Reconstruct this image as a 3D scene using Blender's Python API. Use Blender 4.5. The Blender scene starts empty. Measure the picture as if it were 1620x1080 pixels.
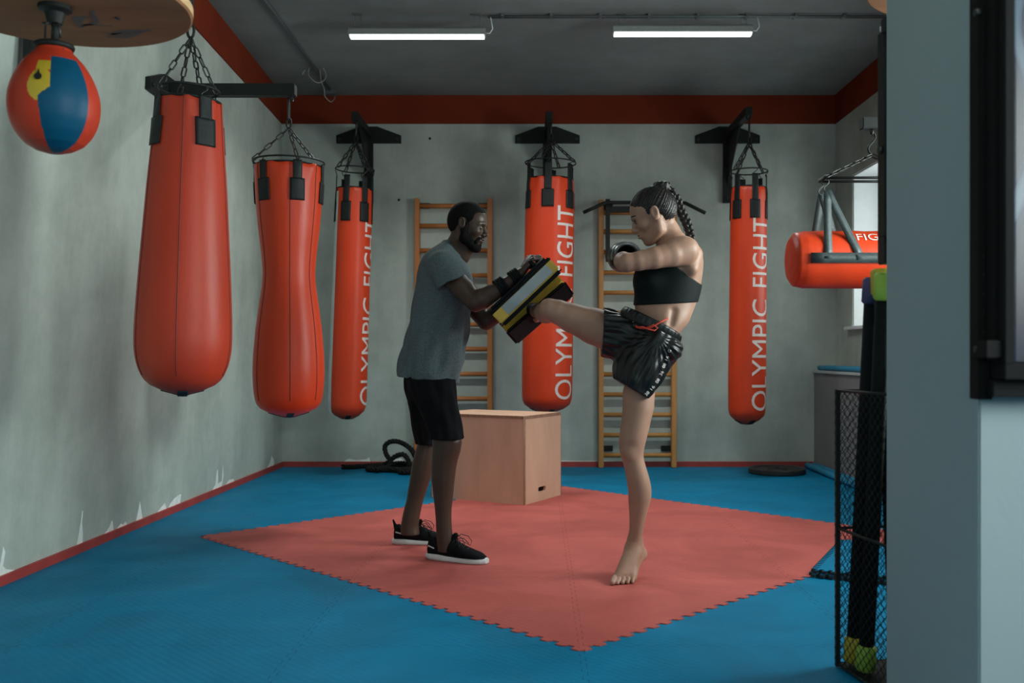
import bpy, bmesh, math, random
import numpy as np
from mathutils import Vector, Matrix
from mathutils.bvhtree import BVHTree

# ------------------------------------------------------------------ camera
SC = bpy.context.scene
COL = SC.collection
FPX, CX, CY, CAMZ = 1500.0, 852.0, 560.0, 1.03      # focal length and axis point in pixels, lens height
cam_d = bpy.data.cameras.new('camera')
cam_d.sensor_width = 36.0
cam_d.lens = FPX / 1620.0 * 36.0
cam_d.shift_x = (810 - CX) / 1620.0
cam_d.shift_y = (CY - 540) / 1620.0
cam_d.clip_start = 0.05
cam_d.dof.use_dof = True
cam_d.dof.focus_distance = 4.9
cam_d.dof.aperture_fstop = 3.2
cam = bpy.data.objects.new('camera', cam_d)
COL.objects.link(cam)
cam.location = (0, 0, CAMZ)
cam.rotation_euler = (math.pi / 2, 0, 0)
SC.camera = cam

# ------------------------------------------------------------------ world and light
SC.view_settings.view_transform = 'Standard'
SC.view_settings.look = 'None'
SC.view_settings.gamma = 1.0
SC.view_settings.use_curve_mapping = False
SC.view_settings.exposure = 0.0
w = bpy.data.worlds.new('world'); SC.world = w
w.use_nodes = True
bg = w.node_tree.nodes['Background']
bg.inputs[0].default_value = (0.80, 0.90, 0.95, 1)
bg.inputs[1].default_value = 1.0

def area(name, loc, direction, sx, sy, power, color):
    l = bpy.data.lights.new(name, 'AREA'); l.shape = 'RECTANGLE'
    l.size = sx; l.size_y = sy; l.energy = power; l.color = color
    o = bpy.data.objects.new(name, l); COL.objects.link(o)
    o.location = loc
    o.rotation_euler = Vector(direction).to_track_quat('-Z', 'Y').to_euler()
    return o
DAY = (0.90, 1.0, 0.97)
# daylight entering by the windows of the right wall
area('daylight_window_1', (3.22, 7.4, 1.95), (-1, -0.15, -0.1), 0.9, 1.2, 15, DAY)
area('daylight_window_2', (3.22, 3.95, 1.95), (-1, 0.12, -0.08), 1.5, 1.3, 165, DAY)
area('daylight_window_3', (3.22, 0.0, 1.95), (-1, 0.55, -0.08), 2.2, 1.4, 190, DAY)
area('added_fill_light', (0.3, -2.7, 1.9), (0, 1, -0.02), 3.6, 1.7, 27, (0.86, 0.98, 1.0))  # fill light added behind the camera, shining in through an unseen opening

# ------------------------------------------------------------------ helpers
def P(px, py, Y): return Vector(((px - CX) * Y / FPX, Y, CAMZ + (CY - py) * Y / FPX))
def F(px, py):
    Y = FPX * CAMZ / (py - CY); return Vector(((px - CX) * Y / FPX, Y, 0))
def ZP(py, Y): return CAMZ + (CY - py) * Y / FPX

MATS = {}
def mat(name, col, rough=0.6, metal=0.0, noise=0.0, nscale=20, bump=0.0, bscale=60, spec=0.5, emit=None, estr=0, sheen=0, stretch=(1, 1, 1), coat=0):
    if name in MATS: return MATS[name]
    m = bpy.data.materials.new(name); m.use_nodes = True
    nt = m.node_tree; b = nt.nodes['Principled BSDF']
    b.inputs['Base Color'].default_value = (*col, 1)
    b.inputs['Roughness'].default_value = rough
    b.inputs['Metallic'].default_value = metal
    b.inputs['Specular IOR Level'].default_value = spec
    if sheen: b.inputs['Sheen Weight'].default_value = sheen
    if coat: b.inputs['Coat Weight'].default_value = coat
    if emit:
        b.inputs['Emission Color'].default_value = (*emit, 1); b.inputs['Emission Strength'].default_value = estr
    tc = nt.nodes.new('ShaderNodeTexCoord'); mp = nt.nodes.new('ShaderNodeMapping')
    nt.links.new(tc.outputs['Object'], mp.inputs[0]); mp.inputs['Scale'].default_value = stretch
    if noise:
        n = nt.nodes.new('ShaderNodeTexNoise'); n.inputs['Scale'].default_value = nscale; n.inputs['Detail'].default_value = 5
        nt.links.new(mp.outputs[0], n.inputs['Vector'])
        r = nt.nodes.new('ShaderNodeValToRGB')
        r.color_ramp.elements[0].position = 0.3; r.color_ramp.elements[1].position = 0.7
        r.color_ramp.elements[0].color = (*[c * (1 - noise) for c in col], 1)
        r.color_ramp.elements[1].color = (*[min(1, c * (1 + noise)) for c in col], 1)
        nt.links.new(n.outputs[0], r.inputs[0]); nt.links.new(r.outputs[0], b.inputs['Base Color'])
    if bump:
        n2 = nt.nodes.new('ShaderNodeTexNoise'); n2.inputs['Scale'].default_value = bscale; n2.inputs['Detail'].default_value = 4
        nt.links.new(mp.outputs[0], n2.inputs['Vector'])
        bp = nt.nodes.new('ShaderNodeBump'); bp.inputs['Strength'].default_value = bump; bp.inputs['Distance'].default_value = 0.01
        nt.links.new(n2.outputs[0], bp.inputs['Height']); nt.links.new(bp.outputs[0], b.inputs['Normal'])
    MATS[name] = m; return m

def tag(o, label, cat, group=None, kind=None):
    if label: o['label'] = label
    if cat: o['category'] = cat
    if group: o['group'] = group
    if kind: o['kind'] = kind
    return o
WM = {}
def thing(name, label, cat, loc=(0, 0, 0), group=None):
    o = bpy.data.objects.new(name, None); COL.objects.link(o)
    o.location = loc; o.empty_display_size = 0.05
    WM[o.name] = Vector(loc)
    return tag(o, label, cat, group)
def link_mesh(name, me, m, parent=None, smooth=False, label=None):
    o = bpy.data.objects.new(name, me)
    for mm in (m if isinstance(m, (list, tuple)) else [m]): me.materials.append(mm)
    COL.objects.link(o)
    if parent is not None:
        off = WM[parent.name]
        me.transform(Matrix.Translation(-off))
        o.parent = parent; WM[o.name] = off
    else:
        WM[o.name] = Vector((0, 0, 0))
    if smooth: me.polygons.foreach_set('use_smooth', [True] * len(me.polygons))
    if label: o['label'] = label
    me.update(); return o
def smooth_by_angle(me, ang=0.6):
    me.polygons.foreach_set('use_smooth', [True] * len(me.polygons))
    bm = bmesh.new(); bm.from_mesh(me)
    for e in bm.edges:
        e.smooth = not (len(e.link_faces) == 2 and e.calc_face_angle(0) > ang)
    bm.to_mesh(me); bm.free()

class MB:
    """collects shapes given in world coordinates and links them as one mesh object"""
    def __init__(s): s.bm = bmesh.new(); s.mi = 0
    def box(s, c, d, R=None, bev=0.0):
        b = bmesh.new(); bmesh.ops.create_cube(b, size=1)
        bmesh.ops.scale(b, vec=d, verts=b.verts)
        if bev: bmesh.ops.bevel(b, geom=b.edges[:], offset=bev, segments=2, affect='EDGES')
        M = Matrix.Translation(c) @ (R.to_4x4() if R is not None else Matrix.Identity(4))
        s.add(b, M); return s
    def add(s, b, M=None):
        if M is not None: bmesh.ops.transform(b, matrix=M, verts=b.verts)
        for f in b.faces: f.material_index = s.mi
        me = bpy.data.meshes.new('t'); b.to_mesh(me); b.free(); s.bm.from_mesh(me); bpy.data.meshes.remove(me)
    def tube(s, pts, r, n=8, closed=False, radii=None):
        pts = [Vector(p) for p in pts]; N = len(pts); rings = []
        up = None
        for i, p in enumerate(pts):
            a = pts[(i - 1) % N] if (closed or i > 0) else p
            c = pts[(i + 1) % N] if (closed or i < N - 1) else p
            t = (c - a).normalized()
            if up is None:
                up = Vector((0, 0, 1)) if abs(t.z) < 0.9 else Vector((1, 0, 0))
            u = (up - t * up.dot(t))
            u = u.normalized() if u.length > 1e-6 else t.orthogonal().normalized()
            up = u; v = t.cross(u); rr = radii[i] if radii else r
            rings.append([s.bm.verts.new(p + (u * math.cos(k * 2 * math.pi / n) + v * math.sin(k * 2 * math.pi / n)) * rr) for k in range(n)])
        for i in range(N if closed else N - 1):
            A, B = rings[i], rings[(i + 1) % N]
            off = 0
            if closed and i == N - 1:
                off = min(range(n), key=lambda q: (A[0].co - B[q].co).length)
            for k in range(n):
                f = s.bm.faces.new((A[k], A[(k + 1) % n], B[(k + 1 + off) % n], B[(k + off) % n])); f.material_index = s.mi; f.smooth = True
        if not closed:
            for R_ in (rings[0][::-1], rings[-1]):
                f = s.bm.faces.new(R_); f.material_index = s.mi
        return s
    def lathe(s, prof, c=(0, 0, 0), n=48, rx=1.0, fn=None, M=None):
        b = bmesh.new(); rings = []
        for (r, z) in prof:
            if r < 1e-6: rings.append([b.verts.new((0, 0, z))])
            else: rings.append([b.verts.new((r * math.cos(k * 2 * math.pi / n) * (fn(k * 2 * math.pi / n, z) if fn else 1), r * math.sin(k * 2 * math.pi / n) * (fn(k * 2 * math.pi / n, z) if fn else 1), z)) for k in range(n)])
        for A, B in zip(rings[:-1], rings[1:]):
            for k in range(n):
                k2 = (k + 1) % n
                if len(A) == 1 and len(B) == 1: continue
                if len(A) == 1: f = b.faces.new((A[0], B[k2], B[k]))
                elif len(B) == 1: f = b.faces.new((A[k], A[k2], B[0]))
                else: f = b.faces.new((A[k], A[k2], B[k2], B[k]))
                f.smooth = True
        bmesh.ops.recalc_face_normals(b, faces=b.faces)
        s.add(b, Matrix.Translation(c) @ (M if M is not None else Matrix.Identity(4)))
        return s
    def prism(s, poly, h, M=None):
        """poly in local xy, extruded h along local z"""
        b = bmesh.new(); v = [b.verts.new((x, y, 0)) for x, y in poly]
        f = b.faces.new(v); r = bmesh.ops.extrude_face_region(b, geom=[f])
        bmesh.ops.translate(b, vec=(0, 0, h), verts=[e for e in r['geom'] if isinstance(e, bmesh.types.BMVert)])
        bmesh.ops.recalc_face_normals(b, faces=b.faces)
        s.add(b, M); return s
    def cyl(s, a, b_, r, n=16): return s.tube([a, b_], r, n)
    def chain(s, a, b_, L=0.045, wdt=0.026, r=0.004, start=0):
        a, b_ = Vector(a), Vector(b_); d = b_ - a; n = max(1, round(d.length / (L - 2 * r * 1.2))); t = d.normalized()
        u = t.orthogonal().normalized(); v = t.cross(u)
        for i in range(n):
            c = a + d * ((i + 0.5) / n); q = u if (i + start) % 2 else v
            pts = []
            hl, hw = L / 2 - r, wdt / 2 - r
            for k in range(12):
                an = k * 2 * math.pi / 12
                x = math.cos(an); y = math.sin(an)
                pts.append(c + t * ((hl - hw) * (1 if x > 0 else -1) + hw * x) + q * hw * y)
            s.tube(pts, r, 6, closed=True)
        return s
    def build(s, name, m, parent=None, smooth=None, label=None):
        me = bpy.data.meshes.new(name); s.bm.to_mesh(me); s.bm.free()
        if smooth is not None: smooth_by_angle(me, smooth)
        return link_mesh(name, me, m, parent, False, label)

def prism_M(o, ux, uy):
    ux, uy = Vector(ux).normalized(), Vector(uy).normalized(); uz = ux.cross(uy)
    M = Matrix((ux, uy, uz)).transposed().to_4x4(); M.translation = Vector(o); return M

def text_bm(s, size_u, size_v, du=0.02, wide=1.0):
    """flat text mesh scaled to size_u by size_v, finely cut so that it can be bent"""
    c = bpy.data.curves.new('t', 'FONT'); c.body = s; c.size = 1; c.resolution_u = 4; c.offset = 0.0
    c.space_character = wide
    o = bpy.data.objects.new('t', c); COL.objects.link(o)
    dg = bpy.context.evaluated_depsgraph_get(); dg.update()
    me = bpy.data.meshes.new_from_object(o.evaluated_get(dg))
    bpy.data.objects.remove(o); bpy.data.curves.remove(c)
    bm = bmesh.new(); bm.from_mesh(me); bpy.data.meshes.remove(me)
    xs = [v.co.x for v in bm.verts]; ys = [v.co.y for v in bm.verts]
    x0, x1, y0, y1 = min(xs), max(xs), min(ys), max(ys)
    for v in bm.verts:
        v.co.x = (v.co.x - x0) / (x1 - x0) * size_u; v.co.y = (v.co.y - y0) / (y1 - y0) * size_v
    if du:
        for ax, L in ((1, size_v), (0, size_u)):
            k = du
            while k < L:
                n = Vector((0, 1, 0)) if ax == 1 else Vector((1, 0, 0))
                bmesh.ops.bisect_plane(bm, geom=bm.verts[:] + bm.edges[:] + bm.faces[:], plane_co=n * k, plane_no=n)
                k += du
    return bm

# ------------------------------------------------------------------ implicit surfaces for bodies and clothes
class Field:
    def __init__(s, lo, hi, h):
        s.o = np.array(lo, float); s.h = h
        s.n = tuple(int(math.ceil((hi[i] - lo[i]) / h)) + 1 for i in range(3))
        s.F = np.full(s.n, 1.0, np.float32)
        s.M = Matrix.Identity(4); s.sc = 1.0
    def frame(s, M, sc=1.0): s.M = M; s.sc = sc; return s
    def world(s): s.M = Matrix.Identity(4); s.sc = 1.0; return s
    def w(s, p): return np.array((s.M @ (Vector(p) * s.sc))[:3])
    def sub(s, lo, hi):
        a = np.maximum(np.floor((lo - s.o) / s.h).astype(int), 0); b = np.minimum(np.ceil((hi - s.o) / s.h).astype(int) + 1, s.n)
        if (b <= a).any(): return None
        sl = tuple(slice(a[i], b[i]) for i in range(3))
        g = [(s.o[i] + s.h * np.arange(a[i], b[i], dtype=np.float32)).astype(np.float32) for i in range(3)]
        return sl, g[0][:, None, None], g[1][None, :, None], g[2][None, None, :]
    def comb(s, sl, d, k, op):
        A = s.F[sl]
        if op == 'u':
            if k > 0:
                hh = np.clip(k - np.abs(A - d), 0, None) / k
                s.F[sl] = np.minimum(A, d) - hh * hh * k * 0.25
            else: s.F[sl] = np.minimum(A, d)
        elif op == 's':
            d = -d
            if k > 0:
                hh = np.clip(k - np.abs(A - d), 0, None) / k
                s.F[sl] = np.maximum(A, d) + hh * hh * k * 0.25
            else: s.F[sl] = np.maximum(A, d)
    def cone(s, a, b, ra, rb=None, k=0.01, op='u'):
        rb = ra if rb is None else rb
        a = s.w(a); b = s.w(b); ra *= s.sc; rb *= s.sc
        m = max(ra, rb) + k + 2 * s.h
        r = s.sub(np.minimum(a, b) - m, np.maximum(a, b) + m)
        if r is None: return s
        sl, X, Y, Z = r; d = b - a; L = max(float(d @ d), 1e-9)
        t = np.clip(((X - a[0]) * d[0] + (Y - a[1]) * d[1] + (Z - a[2]) * d[2]) / L, 0, 1)
        q = np.sqrt((X - a[0] - t * d[0]) ** 2 + (Y - a[1] - t * d[1]) ** 2 + (Z - a[2] - t * d[2]) ** 2) - (ra + (rb - ra) * t)
        s.comb(sl, q.astype(np.float32), k, op); return s
    def chain(s, pts, k=0.01, op='u'):
        for (a, ra), (b, rb) in zip(pts[:-1], pts[1:]): s.cone(a, b, ra, rb, k, op)
        return s
    def ell(s, c, r, k=0.01, op='u', R=None):
        c = s.w(c); r = np.array(r, float) * s.sc
        Rm = s.M.to_3x3() @ (R if R is not None else Matrix.Identity(3))
        m = r.max() + k + 2 * s.h
        g = s.sub(c - m, c + m)
        if g is None: return s
        sl, X, Y, Z = g; X = X - c[0]; Y = Y - c[1]; Z = Z - c[2]
        A = [(X * Rm[0][i] + Y * Rm[1][i] + Z * Rm[2][i]) for i in range(3)]
        k0 = np.sqrt(sum((A[i] / r[i]) ** 2 for i in range(3))); k1 = np.sqrt(sum((A[i] / r[i] ** 2) ** 2 for i in range(3))) + 1e-6
        s.comb(sl, (k0 * (k0 - 1) / k1).astype(np.float32), k, op); return s
    def loft(s, ax, rows, k=0.01, op='u', grow=0.0, cap=0.0, fold=None):
        """rows of (t, c1, r1, c2, r2) along world axis ax; c1, c2 on the other two axes in order"""
        rows = sorted(rows); T = np.array([q[0] for q in rows])
        V = np.array([q[1:] for q in rows], float)
        oa = [i for i in range(3) if i != ax]
        lo = np.zeros(3); hi = np.zeros(3)
        lo[ax] = T[0] - k - 2 * s.h - cap; hi[ax] = T[-1] + k + 2 * s.h + cap
        for j, i in enumerate(oa):
            e = V[:, 2 * j + 1] + k + 2 * s.h + 0.03 + grow
            lo[i] = (V[:, 2 * j] - e).min(); hi[i] = (V[:, 2 * j] + e).max()
        g = s.sub(lo, hi)
        if g is None: return s
        sl = g[0]; G = g[1:]; t = G[ax].ravel()
        # smooth interpolation of the table
        def itp(col):
            u = np.interp(t, T, V[:, col])
            kk = np.interp(t + 0.012, T, V[:, col]) + np.interp(t - 0.012, T, V[:, col])
            return ((u * 2 + kk) / 4).astype(np.float32)
        sh = [1, 1, 1]; sh[ax] = len(t)
        c1, r1, c2, r2 = [itp(j).reshape(sh) for j in range(4)]
        r1 = r1 + grow; r2 = r2 + grow
        A = G[oa[0]] - c1; B = G[oa[1]] - c2
        if fold is not None:
            fo = fold(np.arctan2(B, A), G[ax]); r1 = r1 + fo; r2 = r2 + fo
        k0 = np.sqrt((A / r1) ** 2 + (B / r2) ** 2) ; k1 = np.sqrt((A / r1 ** 2) ** 2 + (B / r2 ** 2) ** 2) + 1e-5
        d = k0 * (k0 - 1) / k1
        d = np.maximum(d, np.maximum(T[0] - cap - G[ax], G[ax] - T[-1] - cap))
        s.comb(sl, d.astype(np.float32), k, op); return s
    def clip(s, p, n, k=0.0, box=None):
        """keep the side the normal points to"""
        p = s.w(p); n = np.array((s.M.to_3x3() @ Vector(n)).normalized())
        if box is None: g = s.sub(s.o, s.o + s.h * np.array(s.n))
        else: g = s.sub(np.array(box[0]), np.array(box[1]))
        sl, X, Y, Z = g
        d = ((X - p[0]) * n[0] + (Y - p[1]) * n[1] + (Z - p[2]) * n[2]).astype(np.float32)
        s.comb(sl, d, k, 's'); return s
    def like(s):
        q = Field.__new__(Field); q.o = s.o.copy(); q.h = s.h; q.n = s.n; q.F = np.full(s.n, 1.0, np.float32); q.M = Matrix.Identity(4); q.sc = 1.0; return q
    def mesh(s, name):
        Fv = s.F
        Fv[0, :, :] = 1; Fv[-1, :, :] = 1; Fv[:, 0, :] = 1; Fv[:, -1, :] = 1; Fv[:, :, 0] = 1; Fv[:, :, -1] = 1
        S = Fv < 0
        c = np.zeros(tuple(x - 1 for x in s.n), np.int8)
        for dx in (0, 1):
            for dy in (0, 1):
                for dz in (0, 1):
                    c += S[dx:s.n[0] - 1 + dx, dy:s.n[1] - 1 + dy, dz:s.n[2] - 1 + dz]
        act = (c > 0) & (c < 8); I = np.argwhere(act); N = len(I)
        idx = np.full(act.shape, -1, np.int32); idx[I[:, 0], I[:, 1], I[:, 2]] = np.arange(N)
        co = [(x, y, z) for x in (0, 1) for y in (0, 1) for z in (0, 1)]
        vals = [Fv[I[:, 0] + x, I[:, 1] + y, I[:, 2] + z] for x, y, z in co]
        acc = np.zeros((N, 3)); cnt = np.zeros(N)
        for a in range(8):
            for b in range(a + 1, 8):
                df = np.abs(np.array(co[a]) - np.array(co[b]))
                if df.sum() != 1: continue
                m = (vals[a] < 0) != (vals[b] < 0)
                t = np.where(m, vals[a] / np.where(m, vals[a] - vals[b], 1), 0)
                pt = np.array(co[a])[None, :] + t[:, None] * (np.array(co[b]) - np.array(co[a]))[None, :]
                acc += pt * m[:, None]; cnt += m
        V = (I + acc / cnt[:, None]) * s.h + s.o
        quads = []
        for ax in range(3):
            n = list(s.n); lo = [slice(1, n[i] - 1) for i in range(3)]; lo[ax] = slice(0, n[ax] - 1)
            hi = list(lo); hi[ax] = slice(1, n[ax])
            A = S[tuple(lo)]; B = S[tuple(hi)]; E = np.argwhere(A != B)
            if len(E) == 0: continue
            flip = A[E[:, 0], E[:, 1], E[:, 2]]
            off = np.array([0 if i == ax else 1 for i in range(3)]); E = E + off
            u, v = [i for i in range(3) if i != ax]
            if ax == 1: u, v = v, u
            def cell(du, dv):
                q = E.copy(); q[:, u] -= du; q[:, v] -= dv; return idx[q[:, 0], q[:, 1], q[:, 2]]
            Q = np.stack([cell(1, 1), cell(0, 1), cell(0, 0), cell(1, 0)], 1)
            Q[~flip] = Q[~flip][:, ::-1]
            quads.append(Q)
        Q = np.concatenate(quads); me = bpy.data.meshes.new(name)
        me.vertices.add(N); me.vertices.foreach_set('co', V.astype(np.float32).ravel())
        me.loops.add(Q.size); me.loops.foreach_set('vertex_index', Q.astype(np.int32).ravel())
        me.polygons.add(len(Q)); me.polygons.foreach_set('loop_start', np.arange(0, Q.size, 4, dtype=np.int32))
        me.update(calc_edges=True); me.validate()
        me.polygons.foreach_set('use_smooth', [True] * len(me.polygons))
        return me
# ------------------------------------------------------------------ materials of the room
def plaster(name, c0, c1, scale=0.9, streak=True):
    m = bpy.data.materials.new(name); m.use_nodes = True; nt = m.node_tree; b = nt.nodes['Principled BSDF']
    b.inputs['Roughness'].default_value = 0.75; b.inputs['Specular IOR Level'].default_value = 0.25
    tc = nt.nodes.new('ShaderNodeTexCoord'); mp = nt.nodes.new('ShaderNodeMapping'); nt.links.new(tc.outputs['Object'], mp.inputs[0])
    mp.inputs['Scale'].default_value = (1.6, 1.6, 0.35) if streak else (1, 1, 1)
    n1 = nt.nodes.new('ShaderNodeTexNoise'); n1.inputs['Scale'].default_value = scale * 1.5; n1.inputs['Detail'].default_value = 8; n1.inputs['Roughness'].default_value = 0.6
    n2 = nt.nodes.new('ShaderNodeTexNoise'); n2.inputs['Scale'].default_value = scale * 2.2; n2.inputs['Detail'].default_value = 9; n2.inputs['Roughness'].default_value = 0.7
    nt.links.new(mp.outputs[0], n1.inputs['Vector']); nt.links.new(tc.outputs['Object'], n2.inputs['Vector'])
    a = nt.nodes.new('ShaderNodeMath'); a.operation = 'ADD'; nt.links.new(n1.outputs[0], a.inputs[0]); nt.links.new(n2.outputs[0], a.inputs[1])
    r = nt.nodes.new('ShaderNodeValToRGB'); r.color_ramp.elements[0].position = 0.75; r.color_ramp.elements[1].position = 1.15
    mu = nt.nodes.new('ShaderNodeMath'); mu.operation = 'MULTIPLY'; mu.inputs[1].default_value = 0.8
    r.color_ramp.elements[0].position = 0.62; r.color_ramp.elements[1].position = 0.92
    r.color_ramp.elements[0].color = (*c0, 1); r.color_ramp.elements[1].color = (*c1, 1)
    nt.links.new(a.outputs[0], mu.inputs[0]); nt.links.new(mu.outputs[0], r.inputs[0]); nt.links.new(r.outputs[0], b.inputs['Base Color'])
    n3 = nt.nodes.new('ShaderNodeTexNoise'); n3.inputs['Scale'].default_value = 30; n3.inputs['Detail'].default_value = 6
    nt.links.new(tc.outputs['Object'], n3.inputs['Vector'])
    bp = nt.nodes.new('ShaderNodeBump'); bp.inputs['Strength'].default_value = 0.12; bp.inputs['Distance'].default_value = 0.01
    nt.links.new(n3.outputs[0], bp.inputs['Height']); nt.links.new(bp.outputs[0], b.inputs['Normal'])
    return m
M_WALL = plaster('wall_plaster', (0.33, 0.375, 0.335), (0.47, 0.53, 0.475))
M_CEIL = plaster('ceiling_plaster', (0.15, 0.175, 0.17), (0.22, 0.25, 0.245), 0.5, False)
M_PILLAR = plaster('pillar_paint', (0.28, 0.355, 0.365), (0.30, 0.375, 0.385), 0.5)
M_BAND = mat('band_red_paint', (0.17, 0.026, 0.010), 0.7, noise=0.12, spec=0.1, nscale=3)
M_SKIRT = mat('skirting_red', (0.36, 0.045, 0.035), 0.55, noise=0.15, nscale=8)
M_WHITE = mat('white_paint', (0.72, 0.75, 0.75), 0.6, noise=0.03)
M_CHIP = mat('bare_plaster', (0.78, 0.84, 0.80), 0.8, noise=0.08, nscale=30)

def floor_mat(name, col, dark, gx, gy, jig=True):
    m = bpy.data.materials.new(name); m.use_nodes = True; nt = m.node_tree; b = nt.nodes['Principled BSDF']
    b.inputs['Roughness'].default_value = 0.55; b.inputs['Specular IOR Level'].default_value = 0.12
    N = nt.nodes.new; L = nt.links.new
    tc = N('ShaderNodeTexCoord'); sp = N('ShaderNodeSeparateXYZ'); L(tc.outputs['Object'], sp.inputs[0])
    def math_(op, a, b_=None, c=None):
        n = N('ShaderNodeMath'); n.operation = op
        for i, v in enumerate((a, b_, c)):
            if v is None: continue
            if isinstance(v, (int, float)): n.inputs[i].default_value = v
            else: L(v, n.inputs[i])
        return n.outputs[0]
    def seam(u, v, off):
        sq = math_('SIGN', math_('SINE', math_('MULTIPLY', v, 2 * math.pi / 0.075)))
        x = math_('ADD', math_('SUBTRACT', u, off), math_('MULTIPLY', sq, 0.009))
        fr = math_('ABSOLUTE', math_('SUBTRACT', math_('FRACT', math_('ADD', x, 0.5)), 0.5))
        return math_('LESS_THAN', fr, 0.0020)
    s = math_('MAXIMUM', seam(sp.outputs[0], sp.outputs[1], gx), seam(sp.outputs[1], sp.outputs[0], gy))
    n1 = N('ShaderNodeTexNoise'); n1.inputs['Scale'].default_value = 1.6; n1.inputs['Detail'].default_value = 8; n1.inputs['Roughness'].default_value = 0.62; n1.inputs['Distortion'].default_value = 1.2
    L(tc.outputs['Object'], n1.inputs['Vector'])
    r = N('ShaderNodeValToRGB'); r.color_ramp.elements[0].position = 0.33; r.color_ramp.elements[1].position = 0.68
    r.color_ramp.elements[0].color = (*[c * 0.80 for c in col], 1); r.color_ramp.elements[1].color = (*[c * 1.12 for c in col], 1)
    L(n1.outputs[0], r.inputs[0])
    mx = N('ShaderNodeMix'); mx.data_type = 'RGBA'; L(math_('MULTIPLY', s, 0.55), mx.inputs[0]); L(r.outputs[0], mx.inputs[6]); mx.inputs[7].default_value = (*dark, 1)
    L(mx.outputs[2], b.inputs['Base Color'])
    # fine ribbed, woven grain
    wv = N('ShaderNodeTexWave'); wv.wave_type = 'BANDS'; wv.bands_direction = 'DIAGONAL'; wv.inputs['Scale'].default_value = 16; wv.inputs['Distortion'].default_value = 1.5
    L(tc.outputs['Object'], wv.inputs['Vector'])
    n2 = N('ShaderNodeTexNoise'); n2.inputs['Scale'].default_value = 90; n2.inputs['Detail'].default_value = 3; L(tc.outputs['Object'], n2.inputs['Vector'])
    hh = math_('SUBTRACT', math_('ADD', math_('MULTIPLY', wv.outputs[1], 0.35), math_('MULTIPLY', n2.outputs[0], 0.6)), math_('MULTIPLY', s, 1.0))
    bp = N('ShaderNodeBump'); bp.inputs['Strength'].default_value = 0.35; bp.inputs['Distance'].default_value = 0.004
    L(hh, bp.inputs['Height']); L(bp.outputs[0], b.inputs['Normal'])
    n4 = N('ShaderNodeTexNoise'); n4.inputs['Scale'].default_value = 3.0; L(tc.outputs['Object'], n4.inputs['Vector'])
    L(math_('ADD', math_('MULTIPLY', n4.outputs[0], 0.25), 0.42), b.inputs['Roughness'])
    return m
GX, GY = 0.15, 0.35
M_BLUE = floor_mat('blue_foam', (0.0, 0.170, 0.32), (0.0, 0.03, 0.06), GX, GY)
M_RED = floor_mat('red_foam', (0.47, 0.105, 0.090), (0.16, 0.03, 0.03), GX, GY)

YB = 8.68; ZC = 3.397; XL = -2.35; XR = 2.72; YF = -2.6
def wall_x(Y, Z):
    """the left wall leans inwards a little towards the near end"""
    t = max(0.0, YB - Y) / 4.46
    return XL - 0.047 * t * (1 - Z / ZC) + 0.245 * t * (Z / ZC)
def struct(o): o['kind'] = 'structure'; return o

m = MB(); m.box((0.2, (YB + YF) / 2, -0.05), (6.4, YB - YF + 0.4, 0.1)); struct(m.build('floor', M_BLUE))
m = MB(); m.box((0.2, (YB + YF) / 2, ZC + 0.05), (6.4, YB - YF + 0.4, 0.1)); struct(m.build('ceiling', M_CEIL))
m = MB(); m.box((0.2, YB + 0.06, ZC / 2), (6.4, 0.12, ZC)); struct(m.build('wall_back', M_WALL))
m = MB(); m.box((XR - 0.5, YF - 0.1, 0.5), (8, 0.2, 1.0)); m.box((0.2, YF - 0.1, 3.1), (6.4, 0.2, 0.6))
m.box((-2.2, YF - 0.1, 1.9), (1.2, 0.2, 1.8)); m.box((2.75, YF - 0.1, 1.9), (1.2, 0.2, 1.8)); struct(m.build('wall_front', M_WALL))
# left wall
def ruled(name, z0, z1, off, mt, ny=24, nz=6, parent=None, y0=YF, y1=YB):
    bm = bmesh.new(); g = []
    for i in range(ny + 1):
        Y = y0 + (y1 - y0) * i / ny
        g.append([bm.verts.new((wall_x(Y, z0 + (z1 - z0) * j / nz) + off, Y, z0 + (z1 - z0) * j / nz)) for j in range(nz + 1)])
    b2 = [[bm.verts.new(v.co - Vector((0.12, 0, 0))) for v in r] for r in g]
    for i in range(ny):
        for j in range(nz):
            bm.faces.new((g[i][j], g[i][j + 1], g[i + 1][j + 1], g[i + 1][j])); bm.faces.new((b2[i][j], b2[i + 1][j], b2[i + 1][j + 1], b2[i][j + 1]))
    for i in range(ny):
        bm.faces.new((g[i][0], g[i + 1][0], b2[i + 1][0], b2[i][0])); bm.faces.new((g[i][nz], b2[i][nz], b2[i + 1][nz], g[i + 1][nz]))
    for j in range(nz):
        bm.faces.new((g[0][j], b2[0][j], b2[0][j + 1], g[0][j + 1])); bm.faces.new((g[ny][j], g[ny][j + 1], b2[ny][j + 1], b2[ny][j]))
    bmesh.ops.recalc_face_normals(bm, faces=bm.faces)
    me = bpy.data.meshes.new(name); bm.to_mesh(me); bm.free(); return struct(link_mesh(name, me, mt, parent))
ruled('wall_left', 0, ZC, 0, M_WALL)
ZBAND = 3.136
ruled('trim_1', ZBAND, ZC, 0.012, M_BAND)
ruled('baseboard_left', 0, 0.045, 0.016, M_SKIRT, nz=1)
m = MB(); m.box((0.19, YB - 0.006, (ZBAND + ZC) / 2), (5.06, 0.012, ZC - ZBAND)); struct(m.build('trim_2', M_BAND))
m = MB(); m.box((0.19, YB - 0.008, 0.024), (5.06, 0.016, 0.048)); struct(m.build('baseboard_back', M_SKIRT))
m = MB(); m.box((XR - 0.006, (YB + YF) / 2, (ZBAND + ZC) / 2), (0.012, YB - YF, ZC - ZBAND)); struct(m.build('trim_3', M_BAND))
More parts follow.
